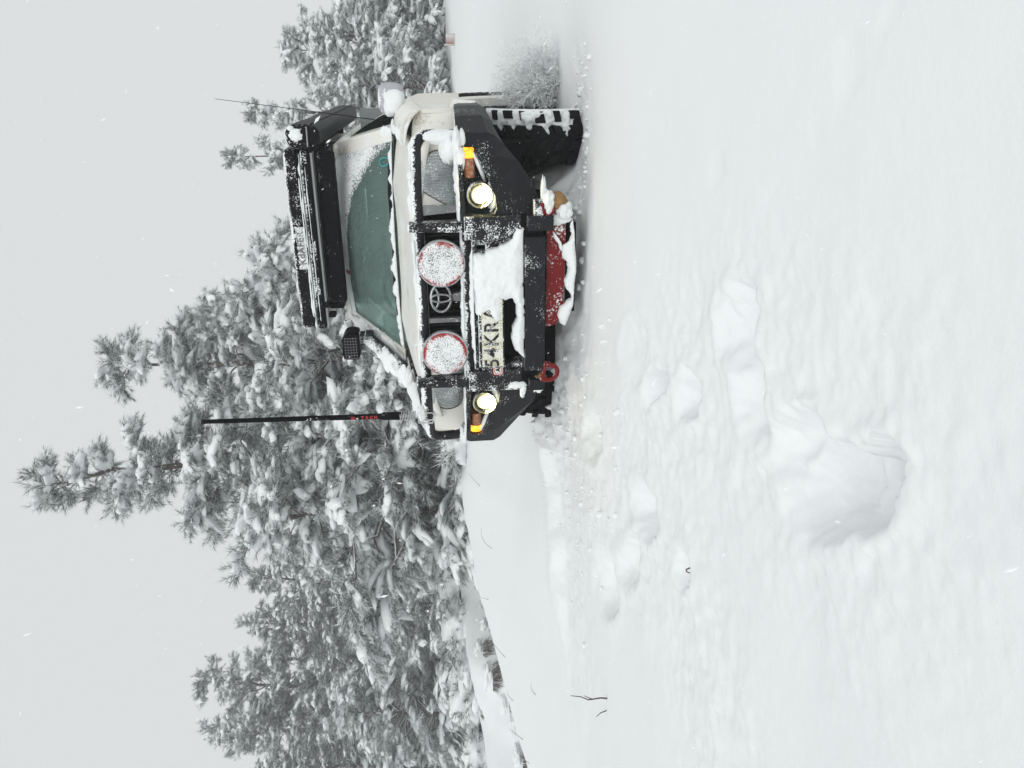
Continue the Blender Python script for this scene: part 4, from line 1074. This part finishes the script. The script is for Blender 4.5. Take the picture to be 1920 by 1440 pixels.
# ---- snow lying on the car
S = lambda *a, **k: snow_ridge(CAR, *a, **k)
S([(.345, .02, .348), (.1, .012, .350), (-.1, .012, .350), (-.36, .02, .348)], .045, .018, 1)
S([(.30, -.002, .300), (.0, -.004, .300), (-.30, -.004, .296)], .05, .02, 2)
S([(.40, .03, .352), (.60, .08, .352), (.72, .13, .354), (.80, .19, .352)], .09, .022, 3)
S([(-.40, .03, .352), (-.60, .08, .352), (-.78, .17, .352), (-.90, .36, .352)], .08, .014, 4)
S([(.80, .19, .352), (.87, .31, .352), (.905, .42, .352)], .07, .012, 5)
S([(.78, .215, .50), (.80, .22, .53), (.755, .195, .572), (.62, .125, .578), (.45, .065, .578)], .040, .020, 6)
S([(.36, .062, .573), (.0, .055, .573), (-.36, .062, .573)], .040, .014, 7)
S([(-.40, .065, .574), (-.6, .11, .575), (-.74, .185, .572)], .036, .010, 8)
snow_blob(CAR, (.795, .205, .415), (.034, .035, .095), 9, .18)
snow_blob(CAR, (.735, .185, .39), (.065, .045, .045), 10, .2)
snow_blob(CAR, (.765, .13, .352), (.085, .04, .020), 11, .25)
snow_blob(CAR, (.70, .105, .335), (.06, .02, .02), 12, .3)
snow_blob(CAR, (.79, .135, .325), (.045, .016, .016), 13, .2)
snow_blob(CAR, (.63, .10, .575), (.022, .02, .016), 14, .2)
# drift in the winch opening, hanging over the plate
def drift(parent, P, y, thick, seed, res=.005, rag=.010):
    xs = np.arange(min(p[0] for p in P) - .02, max(p[0] for p in P) + .02, res); zs = np.arange(min(p[1] for p in P) - .02, max(p[1] for p in P) + .02, res)
    Xg, Zg = np.meshgrid(xs, zs); D_ = inside_dist(Xg, Zg, P) + rag * fbm(Xg * 26, Zg * 26, seed, 4)
    th = thick * np.clip(D_ / .045, 0, 1) ** .5 * (1 + .35 * fbm(Xg * 7, Zg * 7, seed + 3, 3)) + .008 * fbm(Xg * 30, Zg * 30, seed + 5, 3) * np.clip(D_ / .03, 0, 1)
    idx = np.arange(Xg.size).reshape(Xg.shape); ok = D_ > 0
    q = ok[:-1, :-1] & ok[:-1, 1:] & ok[1:, 1:] & ok[1:, :-1]
    F_ = np.stack([idx[:-1, :-1][q], idx[:-1, 1:][q], idx[1:, 1:][q], idx[1:, :-1][q]], 1)
    used, inv = np.unique(F_, return_inverse=True); V_ = np.stack([Xg.ravel(), (y - th).ravel(), Zg.ravel()], 1)[used]; F_ = inv.reshape(-1, 4)
    nV = len(V_); ed = {}
    Bk = V_.copy(); Bk[:, 1] = y + .03
    for f_ in F_:
        for k in range(4):
            a_, b_ = int(f_[k]), int(f_[(k + 1) % 4])
            if (b_, a_) in ed: del ed[(b_, a_)]
            else: ed[(a_, b_)] = 1
    FF = [tuple(int(v_) for v_ in f_) for f_ in F_] + [(b_, a_, a_ + nV, b_ + nV) for (a_, b_) in ed]
    return part('snow_patch', parent, np.concatenate([V_, Bk]), FF, M_SNOW, smooth=True)
DR = [(.272, .302), (.10, .306), (-.03, .288), (-.055, .262), (-.02, .235), (-.085, .20), (-.07, .157), (.03, .150), (.045, .11), (.01, .09), (-.06, .083), (-.10, .105), (-.19, .112), (-.235, .09), (-.275, .046), (.385, .046), (.39, .085), (.335, .105), (.308, .155), (.298, .20), (.285, .235), (.268, .24)]
drift(CAR, DR, .0, .040, 7)
snow_blob(CAR, (-.42, -.006, .085), (.018, .012, .045), 15, .4)
snow_blob(CAR, (-.45, .0, .055), (.04, .012, .016), 16, .4)
# packed snow and muddy ice under the bar
snow_blob(CAR, (.50, .03, -.075), (.06, .05, .028), 17, .3)
snow_blob(CAR, (.545, .05, -.055), (.07, .03, .014), 18, .4)
snow_blob(CAR, (.415, .045, -.12), (.028, .03, .07), 19, .3)
snow_blob(CAR, (.46, .04, -.155), (.045, .04, .04), 20, .3)
snow_blob(CAR, (.505, .045, -.12), (.042, .04, .045), 21, .3, name='mud_ice', mat=M_RUST)
snow_blob(CAR, (-.44, .04, -.03), (.045, .035, .03), 22, .3)
snow_blob(CAR, (-.40, .03, -.05), (.03, .03, .025), 23, .3, name='mud_ice', mat=M_RUST)
S([(.41, .04, -.168), (.2, .03, -.182), (.0, .035, -.172), (-.12, .05, -.14)], .06, .06, 24, under=.5)
S([(.36, .035, -.10), (.31, .035, -.135), (.26, .035, -.15)], .03, .018, 25)
# cowl, pillars, hood lip, roof front, mirrors
S([tuple(Vector(ws(q, .02, .012))) for q in (.96, .5, 0, -.5, -.96)], .11, .035, 26)
S([tuple(Vector(ws(q, .975, .015))) for q in (.98, .5, 0, -.5, -.98)], .085, .03, 27)
S([(-.70, .36, .560), (-.3, .335, .572), (.3, .335, .572), (.72, .37, .560)], .06, .014, 28)
S([tuple(Vector(ws(-1.06, q, .03))) for q in (0, .3, .7, 1)], .13, .035, 29, across=(1, .2, .1))
S([(-.845, .95, .60), (-.80, 1.20, .735), (-.735, 1.42, .885), (-.70, 1.52, .955)], .13, .03, 30, across=(1, .3, 0))
S([tuple(Vector(ws(1.05, q, .02))) for q in (.0, .08, .2)], .12, .03, 31, across=(1, -.2, 0))
S([(-.74, .45, .60), (-.76, .8, .655), (-.78, 1.2, .70)], .16, .03, 32, across=(1, 0, 0))
S([(.76, .5, .60), (.77, .9, .66), (.78, 1.3, .70)], .07, .014, 33, across=(1, 0, 0))
snow_blob(CAR, (-.60, .085, .585), (.05, .04, .02), 34, .3)
snow_blob(CAR, (-.80, .24, .36), (.06, .05, .03), 36, .3)

# ------------------------------------------------------------------ roof tent and awning, carried on the roof
TB = Vector((0, 2.6, 1.16)); PB['roof_tent'] = TB
TENT = car_thing('roof_tent', TB); tag(TENT, 'black hard-shell roof tent with snow on its lid, on the car roof', 'roof tent')
def shell(name, x0, x1, y0, y1, z0, z1, r, mat, parent=TENT):
    n = 6; out = []
    for (cx, cy, a0) in ((x1 - r, y1 - r, 0), (x0 + r, y1 - r, 90), (x0 + r, y0 + r, 180), (x1 - r, y0 + r, 270)):
        for i_ in range(n + 1): a_ = radians(a0 + 90 * i_ / n); out.append((cx + r * cos(a_), cy + r * sin(a_)))
    m = len(out); V = [(x, y, z0) for x, y in out] + [(x, y, z1) for x, y in out]
    F = [tuple(range(m - 1, -1, -1)), tuple(range(m, 2 * m))] + [(i_, (i_ + 1) % m, m + (i_ + 1) % m, m + i_) for i_ in range(m)]
    return part(name, parent, V, F, mat, bevel=.014)
M_LID = dusted('black_lid_snowy', (.004, .004, .005), .5, .42, 110, 8, .45, spec=.08)
shell('lid', -.585, .625, 1.58, 3.65, 1.336, 1.425, .06, M_LID)
shell('tray', -.595, .620, 1.585, 3.65, 1.262, 1.322, .05, M_LID)
shell('seal', -.57, .605, 1.60, 3.63, 1.318, 1.340, .05, M_RUB)
snow_ridge(TENT, [(-.58, 1.588, 1.326), (0, 1.585, 1.326), (.60, 1.588, 1.326)], .03, .013, 41)
snow_ridge(TENT, [(-.50, 1.582, 1.336), (0, 1.578, 1.337), (.45, 1.582, 1.337)], .022, .012, 45)
snow_ridge(TENT, [(-.53, 1.584, 1.292), (0.05, 1.582, 1.293), (.52, 1.586, 1.293)], .016, .007, 46)
V, F = grid_geo(lambda u, v: (-.575 + 1.18 * u, 1.60 + 2.0 * v, 1.424 + .032 * (1 - (2 * u - 1) ** 8) * (1 - (2 * v - 1) ** 10) * (1 + .25 * float(fbm(np.array([u * 5]), np.array([v * 7]), 91, 3)[0]))), 36, 40)
part('snow_patch', TENT, V, F, M_SNOW, smooth=True)
shell('gear_bag', -.40, .60, 1.70, 2.5, 1.150, 1.262, .05, M_BAG)
shell('deflector', -.43, .605, 1.68, 1.76, 1.115, 1.225, .03, M_PLAS)
box('under_plate', TENT, -.585, .60, 1.62, 3.6, 1.246, 1.260, M_ALU, .002)
for x in (-.47, .52): box('roof_bar', TENT, x - .02, x + .02, 1.75, 3.5, 1.145, 1.246, M_PLAS, .01)
box('latch', TENT, -.44, -.40, 1.60, 1.66, 1.225, 1.262, M_RUB, .008); box('latch', TENT, -.53, -.50, 1.66, 1.74, 1.20, 1.25, M_RUB, .008)
M_EMB = dusted('frosted_lettering', (.16, .165, .17), .5, .42, 150, 20, .2)
NPB = NT('blown_snow_patch')
NPB.put(NPB.b.inputs['Base Color'], NPB.mix(NPB.ramp(NPB.noise(160, 2), .40, .56), (.38, .39, .40, 1), c4(SNOWC)))
V, F = grid_geo(lambda u, v: (-.155 + .285 * u, 1.5795 - .002, 1.338 + .064 * v * (.9 + .1 * sin(u * 40))), 20, 4); part('snow_patch', TENT, V, F, NPB.m)
text_part('lettering', TENT, 'KdAFER', .064, Matrix.Translation((-.012, 1.576, 1.370)) @ FRONT, M_EMB, .002, 1.05, .001)

AB = Vector((.70, 2.6, 1.15)); PB['awning_bag'] = AB
AWN = car_thing('awning_bag', AB); tag(AWN, 'long black vehicle awning in a rolled bag beside the roof tent', 'awning')
def awn(u, v):   # v along, u round
    a_ = 2 * pi * u; y = 1.58 + 3.0 * v
    sx_, sz_ = .078, .108
    e = 1 - .22 * max(0, (v - .9) / .1) ** 2
    p = .72
    x = math.copysign(abs(cos(a_)) ** p, cos(a_)) * sx_ * e; z = math.copysign(abs(sin(a_)) ** p, sin(a_)) * sz_ * e
    wr = 1 + .05 * sin(v * 90 + 3 * sin(a_ * 2)) * (.5 + .5 * sin(v * 17)) * max(0, cos(a_ - .9))
    return (.705 + x * wr, y, 1.285 + z * wr - .10 * v * 0)
V, F = grid_geo(awn, 41, 120)
aw = part('bag', AWN, V, F, M_BAG, smooth=True)
def capring(v0, y):
    P = [awn(u / 40, v0) for u in range(40)]; return P
P = [(x * 1 , y - .0, z) for (x, y, z) in capring(0, 0)]; c0 = (.705, 1.565, 1.285)
V = P + [(.705 + (x - .705) * .93, 1.562, 1.285 + (z - 1.285) * .95) for (x, y, z) in P] + [(.705, 1.552, 1.285)]
F = [(i_, (i_ + 1) % 40, 40 + (i_ + 1) % 40, 40 + i_) for i_ in range(40)] + [(40 + i_, 40 + (i_ + 1) % 40, 80) for i_ in range(40)]
part('end_cap', AWN, V, F, M_LID, smooth=False)
P = [(x, y, z) for (x, y, z) in capring(1, 0)]; V = P + [(.705, 4.60, 1.285)]; part('end_cap', AWN, V, [(i_, (i_ + 1) % 40, 40) for i_ in range(40)], M_BAG)
V, F = tube_geo([awn(.93, v) for v in np.linspace(0, 1, 20)], .006, 6); part('seam', AWN, V, F, M_RUB, smooth=True)
V, F = tube_geo([(.645, 1.549, 1.255), (.765, 1.549, 1.252)], .004, 6); part('zip', AWN, V, F, M_CHROME)
for y in (1.9, 3.1): box('awning_bracket', AWN, .61, .66, y, y + .05, 1.19, 1.25, M_PLAS, .004)
snow_blob(AWN, (.715, 1.556, 1.325), (.042, .012, .04), 51, .35); snow_blob(AWN, (.70, 1.62, 1.385), (.05, .06, .014), 52, .3)
snow_blob(AWN, (.757, 1.565, 1.352), (.016, .018, .022), 53, .25)

# ------------------------------------------------------------------ small growth, far board
def stem_geo(pts, r0, r1):
    n = len(pts); return tube_geo(pts, [r0 + (r1 - r0) * i_ / (n - 1) for i_ in range(n)], 5)
STEMS = [  # x, y, height, lean dx, dy, curl, label
    (-1.02, 7.6, .20, .22, 0, .1, 'dry grass stem bent over on the verge bank nearest the car'),
    (-1.55, 7.2, .30, .20, -.1, .8, 'long dry grass stem curling in a hook on the verge bank'),
    (-2.05, 7.3, .16, .05, 0, .1, 'short upright dry stem on the crest of the verge bank'),
    (-2.45, 6.8, .22, .25, 0, .1, 'straight dry stem slanting right on the verge bank slope'),
    (-2.75, 6.6, .15, .12, 0, .5, 'short hooked dry stem left of the slanting stem'),
    (-2.95, 6.3, .20, .16, 0, .1, 'thin dry stem leaning right on the falling bank crest'),
    (-3.05, 6.1, .22, .20, -.05, .2, 'pale dry stem beside the thin leaning stem on the crest'),
    (-2.95, 5.7, .24, -.14, 0, .6, 'drooping dry stem arched to the left below the crest'),
    (-2.30, 5.6, .14, .10, 0, .9, 'tiny curled tuft stem half sunk in the open snow'),
    (-2.75, 5.3, .07, -.05, 0, .2, 'tiny straight stem barely poking from the open snow'),
]
for (x, y, h, dx, dy, curl, lab) in STEMS:
    z = gz(x, y) - .02; P = []; h *= .68; dx *= .68; dy *= .68
    for i_ in range(9):
        t = i_ / 8; P.append((x + dx * t + curl * h * .5 * t * t * (1 if dx > 0 else -1), y + dy * t, z + h * (t - .55 * curl * t ** 3)))
    V, F = stem_geo(P, .0026, .0009); o = mesh_obj('dead_weed', V, F, M_GRASS, None, smooth=True); tag(o, lab, 'grass stem', 'dry stems on the verge')
M_TWIG = plain('twig_bark', (.07, .055, .04), .8, var=.3, scale=40)
zt = gz(-1.51, 3.60)
V, F = stem_geo([(-1.515, 3.60, zt - .03), (-1.505, 3.60, zt + .03), (-1.508, 3.595, zt + .09), (-1.492, 3.60, zt + .13), (-1.485, 3.60, zt + .175)], .0042, .0016)
tw = mesh_obj('twig', V, F, M_TWIG, None, smooth=True); tag(tw, 'thin upright brown twig standing alone in the snow at left', 'twig')
V, F = stem_geo([(-1.506, 3.597, zt + .075), (-1.484, 3.59, zt + .115)], .0026, .001); mesh_obj('side_shoot', V, F, M_TWIG, tw, smooth=True)
zt = gz(-1.58, 3.62); V, F = stem_geo([(-1.57, 3.62, zt - .02), (-1.585, 3.62, zt + .03), (-1.602, 3.62, zt + .05)], .003, .0015)
tag(mesh_obj('twig', V, F, M_TWIG, None, smooth=True), 'stub of a twig just left of the upright brown twig', 'twig')
zz = gz(-.59, 2.31); V, F = stem_geo([(-.605, 2.33, zz - .008), (-.597, 2.32, zz + .006), (-.588, 2.308, zz + .010), (-.580, 2.30, zz - .004)], .0018, .0026)
tag(mesh_obj('twig', V, F, M_TWIG, None, smooth=True), 'dark twig end poking from a small hole in the trodden snow', 'twig')

# frosted dead shrub by the right front wheel
rg = np.random.default_rng(77)
sc_ = Vector((1.80, 4.55, gz(1.80, 4.55) - .05)); paths = []; SP, SD, SS, SW = [], [], [], []
for i_ in range(64):
    az = rg.uniform(0, 2 * pi); el = rg.uniform(.75, 1.45); L = rg.uniform(.16, .33)
    d = np.array([cos(az) * cos(el), sin(az) * cos(el), sin(el)]); p = np.array([rg.normal(0, .05), rg.normal(0, .05), 0]); P = [p]
    for k in range(5): p = p + d * L / 5 + rg.normal(0, .012, 3); P.append(p)
    paths.append((np.array(P), np.linspace(.004, .0015, 6)))
    for k in range(7):
        q = P[rg.integers(2, 6)]; dd = d + rg.normal(0, .6, 3); dd /= np.linalg.norm(dd); l2 = rg.uniform(.04, .12)
        e = q + dd * l2; paths.append((np.array([q, (q + e) / 2 + rg.normal(0, .006, 3), e]), [.0025, .002, .001]))
        SP.append(q); SD.append(dd); SS.append(l2 * 1.1); SW.append(True)
        SP.append(e); SD.append(dd); SS.append(.04); SW.append(True)
tv, tf = tubes(paths, 4)
def frost_twig():
    N = NT('frosted_twig'); N.put(N.b.inputs['Base Color'], N.mix(N.ramp(N.noise(60, 2), .22, .36), (.10, .085, .07, 1), c4(SNOWC))); N.b.inputs['Roughness'].default_value = .9; return N.m
nv_, nf_, mi_, lv_, lf_ = foliage(rg, np.array(SP), np.array(SD), np.array(SS), np.array(SW), 16)
sh0 = empty('frosted_shrub', Matrix.Translation(sc_)); tag(sh0, 'small dead shrub white with frost beside the right front tyre', 'shrub')
MT_ = frost_twig()
link(bpy.data.objects.new('twigs', fast_mesh('twigs', tv, tf, [MT_], smooth=True)), sh0)['kind'] = 'stuff'
nv_ = np.repeat(nv_.reshape(-1, 3, 3).mean(1), 3, 0) + (nv_ - np.repeat(nv_.reshape(-1, 3, 3).mean(1), 3, 0)) * .30
link(bpy.data.objects.new('rime_crystals', fast_mesh('rime_crystals', nv_, nf_, [M_SNOW])), sh0)['kind'] = 'stuff'

# frosted board between two posts, far along the right
bx0, by0 = 6.75, 15.0; bz0 = gz(bx0, by0)
bd = empty('roadside_board', Matrix.Translation((bx0, by0, bz0)) @ Matrix.Rotation(.25, 4, 'Z')); tag(bd, 'small frosted board on two posts far off at the right', 'board')
M_POST = plain('frosted_wood', (.55, .54, .53), .85, var=.25, scale=8)
NBD = NT('frosted_red_board'); sx3 = NBD.xyz(); NBD.put(NBD.b.inputs['Base Color'], NBD.mix(NBD.ramp(NBD.math('ADD', NBD.math('MULTIPLY', sx3[0], 3.2), NBD.math('MULTIPLY', NBD.noise(30, 2), .6)), -.15, .75), (.30, .13, .09, 1), (.72, .70, .69, 1)))
def bbox(n_, x0, x1, y0, y1, z0, z1, m): 
    v = [(x, y, z) for z in (z0, z1) for y in (y0, y1) for x in (x0, x1)]
    return mesh_obj(n_, v, [(0, 2, 3, 1), (4, 5, 7, 6), (0, 1, 5, 4), (2, 6, 7, 3), (0, 4, 6, 2), (1, 3, 7, 5)], m, bd, bevel=.004)
bbox('post', -.13, -.11, -.015, .015, -.2, .22, M_POST); bbox('post', .11, .13, -.015, .015, -.2, .17, M_POST); bbox('board', -.105, .105, -.012, .012, .02, .18, NBD.m)
for k in range(3): bbox('board_joint', -.05 + k * .05, -.047 + k * .05, -.0145, -.0125, .02, .18, M_POST)

# grass tussocks under snow caps on the eroded face of the far ditch bank
def gm():
    N = NT('bank_grass'); g = N.n('ShaderNodeNewGeometry'); N.put(N.b.inputs['Base Color'], N.mix(g.outputs['Random Per Island'], (.022, .020, .016, 1), (.15, .125, .09, 1))); N.b.inputs['Roughness'].default_value = .9; return N.m
M_BG = gm(); rg = np.random.default_rng(5)
TUS = [(-3.16, 9.80, .13, 'small snow-capped tussock at the right end of the ditch bank'), (-3.38, 9.58, .16, 'snow-capped grass tussock with a dark fringe, second from the right end of the bank'),
       (-3.60, 9.28, .21, 'widest dark grass tussock in the middle of the ditch bank'), (-4.02, 9.50, .13, 'narrow snow-capped tussock high on the bank, above its neighbours'), (-3.72, 9.62, .12, 'smallest tussock on top of the ditch bank'),
       (-3.86, 9.02, .16, 'low dark tussock just left of the widest one'), (-4.05, 8.80, .20, 'snow-capped tussock near the left edge on the ditch bank'), (-4.32, 8.6, .17, 'leftmost snow-capped tussock on the ditch bank')]
for k, (x, y, w, lab) in enumerate(TUS):
    w *= .8
    z = gz(x, y); e = empty('grass_tussock', Matrix.Translation((x, y, z))); tag(e, lab, 'grass tussock', 'tussocks on the ditch bank')
    v, f = blob_geo((0, .16, .06), (w * 1.2, w * .8, w * .45), 200 + k, .34); mesh_obj('snow_cap', v, f, M_SNOW, e, smooth=True)
    n = int(3600 * w / .3); a = rg.uniform(pi * .95, pi * 2.05, n); rr_ = rg.uniform(.55, 1.02, n)
    b = np.stack([np.cos(a) * w * 1.05 * rr_, .08 + np.sin(a) * w * .62 * rr_, w * .12 * rg.uniform(-.6, .8, n)], 1); L = rg.gamma(3.0, .38, n).clip(.3, 2.6) * w
    tp = b + np.stack([np.cos(a) * L * .35 + rg.normal(0, .03, n), np.sin(a) * L * .30 - .02, -L * rg.uniform(.15, .75, n)], 1)
    sd_ = np.stack([rg.uniform(.002, .0045, n), np.zeros(n), np.zeros(n)], 1); V = np.stack([b - sd_, b + sd_, tp], 1).reshape(-1, 3)
    link(bpy.data.objects.new('hanging_grass', fast_mesh('hanging_grass', V, np.arange(n * 3).reshape(n, 3), [M_BG, M_RIME], (rg.uniform(0, 1, n) < .30).astype(int))), e)['kind'] = 'stuff'

# low shrubs buried in snow along the top of the far bank
for k, (x, y, r, lab) in enumerate(((-2.7, 11.2, .42, 'rounded snow-buried shrub at the right end of the ditch bank top'), (-3.35, 10.7, .36, 'smaller snow-buried shrub on the ditch bank, second from the right'), (-4.1, 10.3, .45, 'wide snow-buried shrub on the ditch bank top at left'),
                                 (-4.9, 10.0, .38, 'snow-buried shrub at the left edge on the ditch bank top'), (-1.55, 9.3, .34, 'snow-buried shrub behind the verge bank, near the car'), (-.62, 8.4, .26, 'snow lump of a buried shrub just left of the bull bar'))):
    e = empty('snowy_shrub', Matrix.Translation((x, y, gz(x, y) - .05))); tag(e, lab, 'shrub', 'shrubs buried in snow')
    v, f = blob_geo((0, 0, .12), (r, r * .8, r * .62), 300 + k, .42); mesh_obj('snow_cap', v, f, M_SNOW, e, smooth=True)
    SP, SD, SS, SW = [], [], [], []; paths = []
    for q in range(70):
        az = rg.uniform(0, 2 * pi); el = rg.uniform(-.1, .9); d = np.array([cos(az) * cos(el), sin(az) * cos(el), sin(el)])
        p = d * np.array([r, r * .8, r * .6]) * .75 + np.array([0, 0, .12]); SP.append(p); SD.append(d); SS.append(rg.uniform(.10, .2)); SW.append(rg.uniform() < .6)
        if q % 3 == 0: paths.append((np.array([p * .2, p, p + d * rg.uniform(.08, .25)]), [.008, .005, .002]))
    tv, tf = tubes(paths, 4); link(bpy.data.objects.new('twigs', fast_mesh('twigs', tv, tf, [M_BARK], smooth=True)), e)['kind'] = 'stuff'
    nv_, nf_, mi_, lv_, lf_ = foliage(rg, np.array(SP), np.array(SD), np.array(SS), np.array(SW), 26)
    link(bpy.data.objects.new('foliage', fast_mesh('foliage', nv_, nf_, [M_NEEDLE, M_RIME], mi_)), e)['kind'] = 'stuff'

# clods of churned snow round the wheels and the trodden path
rg = np.random.default_rng(9); n = 420; iv, jf = ICO1
src = [((.95, 3.98), (.55, .10)), ((-.2, 4.55), (.5, .22)), ((-.6, 4.3), (.5, .25)), ((-.35, 3.6), (.3, .25)), ((1.3, 3.85), (.3, .12)), ((-.5, 4.0), (.3, .2))]
wt = rg.choice(len(src), n, p=[.28, .22, .16, .12, .14, .08]); c = np.array([src[k][0] for k in wt]) + rg.normal(0, 1, (n, 2)) * np.array([src[k][1] for k in wt])
r = rg.gamma(1.3, .0048, n).clip(.002, .026); z = ground_z(c[:, 0], c[:, 1]) + r * .3
loc = iv[None] * (1 + .25 * rg.normal(0, 1, (n, len(iv), 1)).clip(-1.3, 1.3)) * rg.uniform(.7, 1.2, (n, 1, 3))
V = np.concatenate([c, z[:, None]], 1)[:, None, :] + loc * r[:, None, None]
tag(link(bpy.data.objects.new('snow_clods', fast_mesh('snow_clods', V.reshape(-1, 3), (jf[None] + (np.arange(n) * len(iv))[:, None, None]).reshape(-1, 3), [M_SNOW], smooth=True))), 'loose crumbs of churned snow round the wheels and footprints', 'snow', kind='stuff')

# falling snow
rg = np.random.default_rng(13); n = 6000
yy = .9 + 11 * rg.uniform(0, 1, n) ** 1.3; xx = (rg.uniform(-1, 1, n)) * (1.2 + yy * .62); zz_ = rg.uniform(-.2, 1, n) * (1.2 + yy * .75) + .1
d = rg.normal(0, .35, (n, 3)) + np.array([.5, -.3, -.8]); d /= np.linalg.norm(d, axis=1)[:, None]
e1 = np.cross(d, rg.normal(0, 1, (n, 3))); e1 /= np.linalg.norm(e1, axis=1)[:, None]; e2 = np.cross(d, e1)
a_ = rg.gamma(3, .00042, n).clip(.0007, .0035); l_ = a_ * rg.uniform(1.2, 4.0, n); P = np.stack([xx, yy, zz_], 1)
V = np.stack([P + d * l_[:, None], P - d * l_[:, None], P + e1 * a_[:, None], P - e1 * a_[:, None], P + e2 * a_[:, None] * .6, P - e2 * a_[:, None] * .6], 1)
oc = np.array([(0, 2, 4), (0, 4, 3), (0, 3, 5), (0, 5, 2), (1, 4, 2), (1, 3, 4), (1, 5, 3), (1, 2, 5)])
tag(link(bpy.data.objects.new('falling_snow', fast_mesh('falling_snow', V.reshape(-1, 3), (oc[None] + (np.arange(n) * 6)[:, None, None]).reshape(-1, 3), [plain('snowflake', (.9, .92, .93), .8)]))), 'snowflakes drifting down in front of the car and the wood', 'snowflakes', kind='stuff')

# the snowy air itself
hv = [(x, y, z) for z in (-3.0, 9.5) for y in (-25, 60) for x in (-45, 45)]
hz = mesh_obj('haze', hv, [(0, 2, 3, 1), (4, 5, 7, 6), (0, 1, 5, 4), (2, 6, 7, 3), (0, 4, 6, 2), (1, 3, 7, 5)])
NH = NT('snowy_air'); NH.t.nodes.remove(NH.b); pv = NH.n('ShaderNodeVolumePrincipled'); pv.inputs['Color'].default_value = (.93, .95, .96, 1); pv.inputs['Density'].default_value = .0042; pv.inputs['Anisotropy'].default_value = .3
NH.t.links.new(pv.outputs[0], NH.out.inputs['Volume']); hz.data.materials.append(NH.m); tag(hz, 'thin veil of snowy air between the trees', 'haze', kind='stuff')
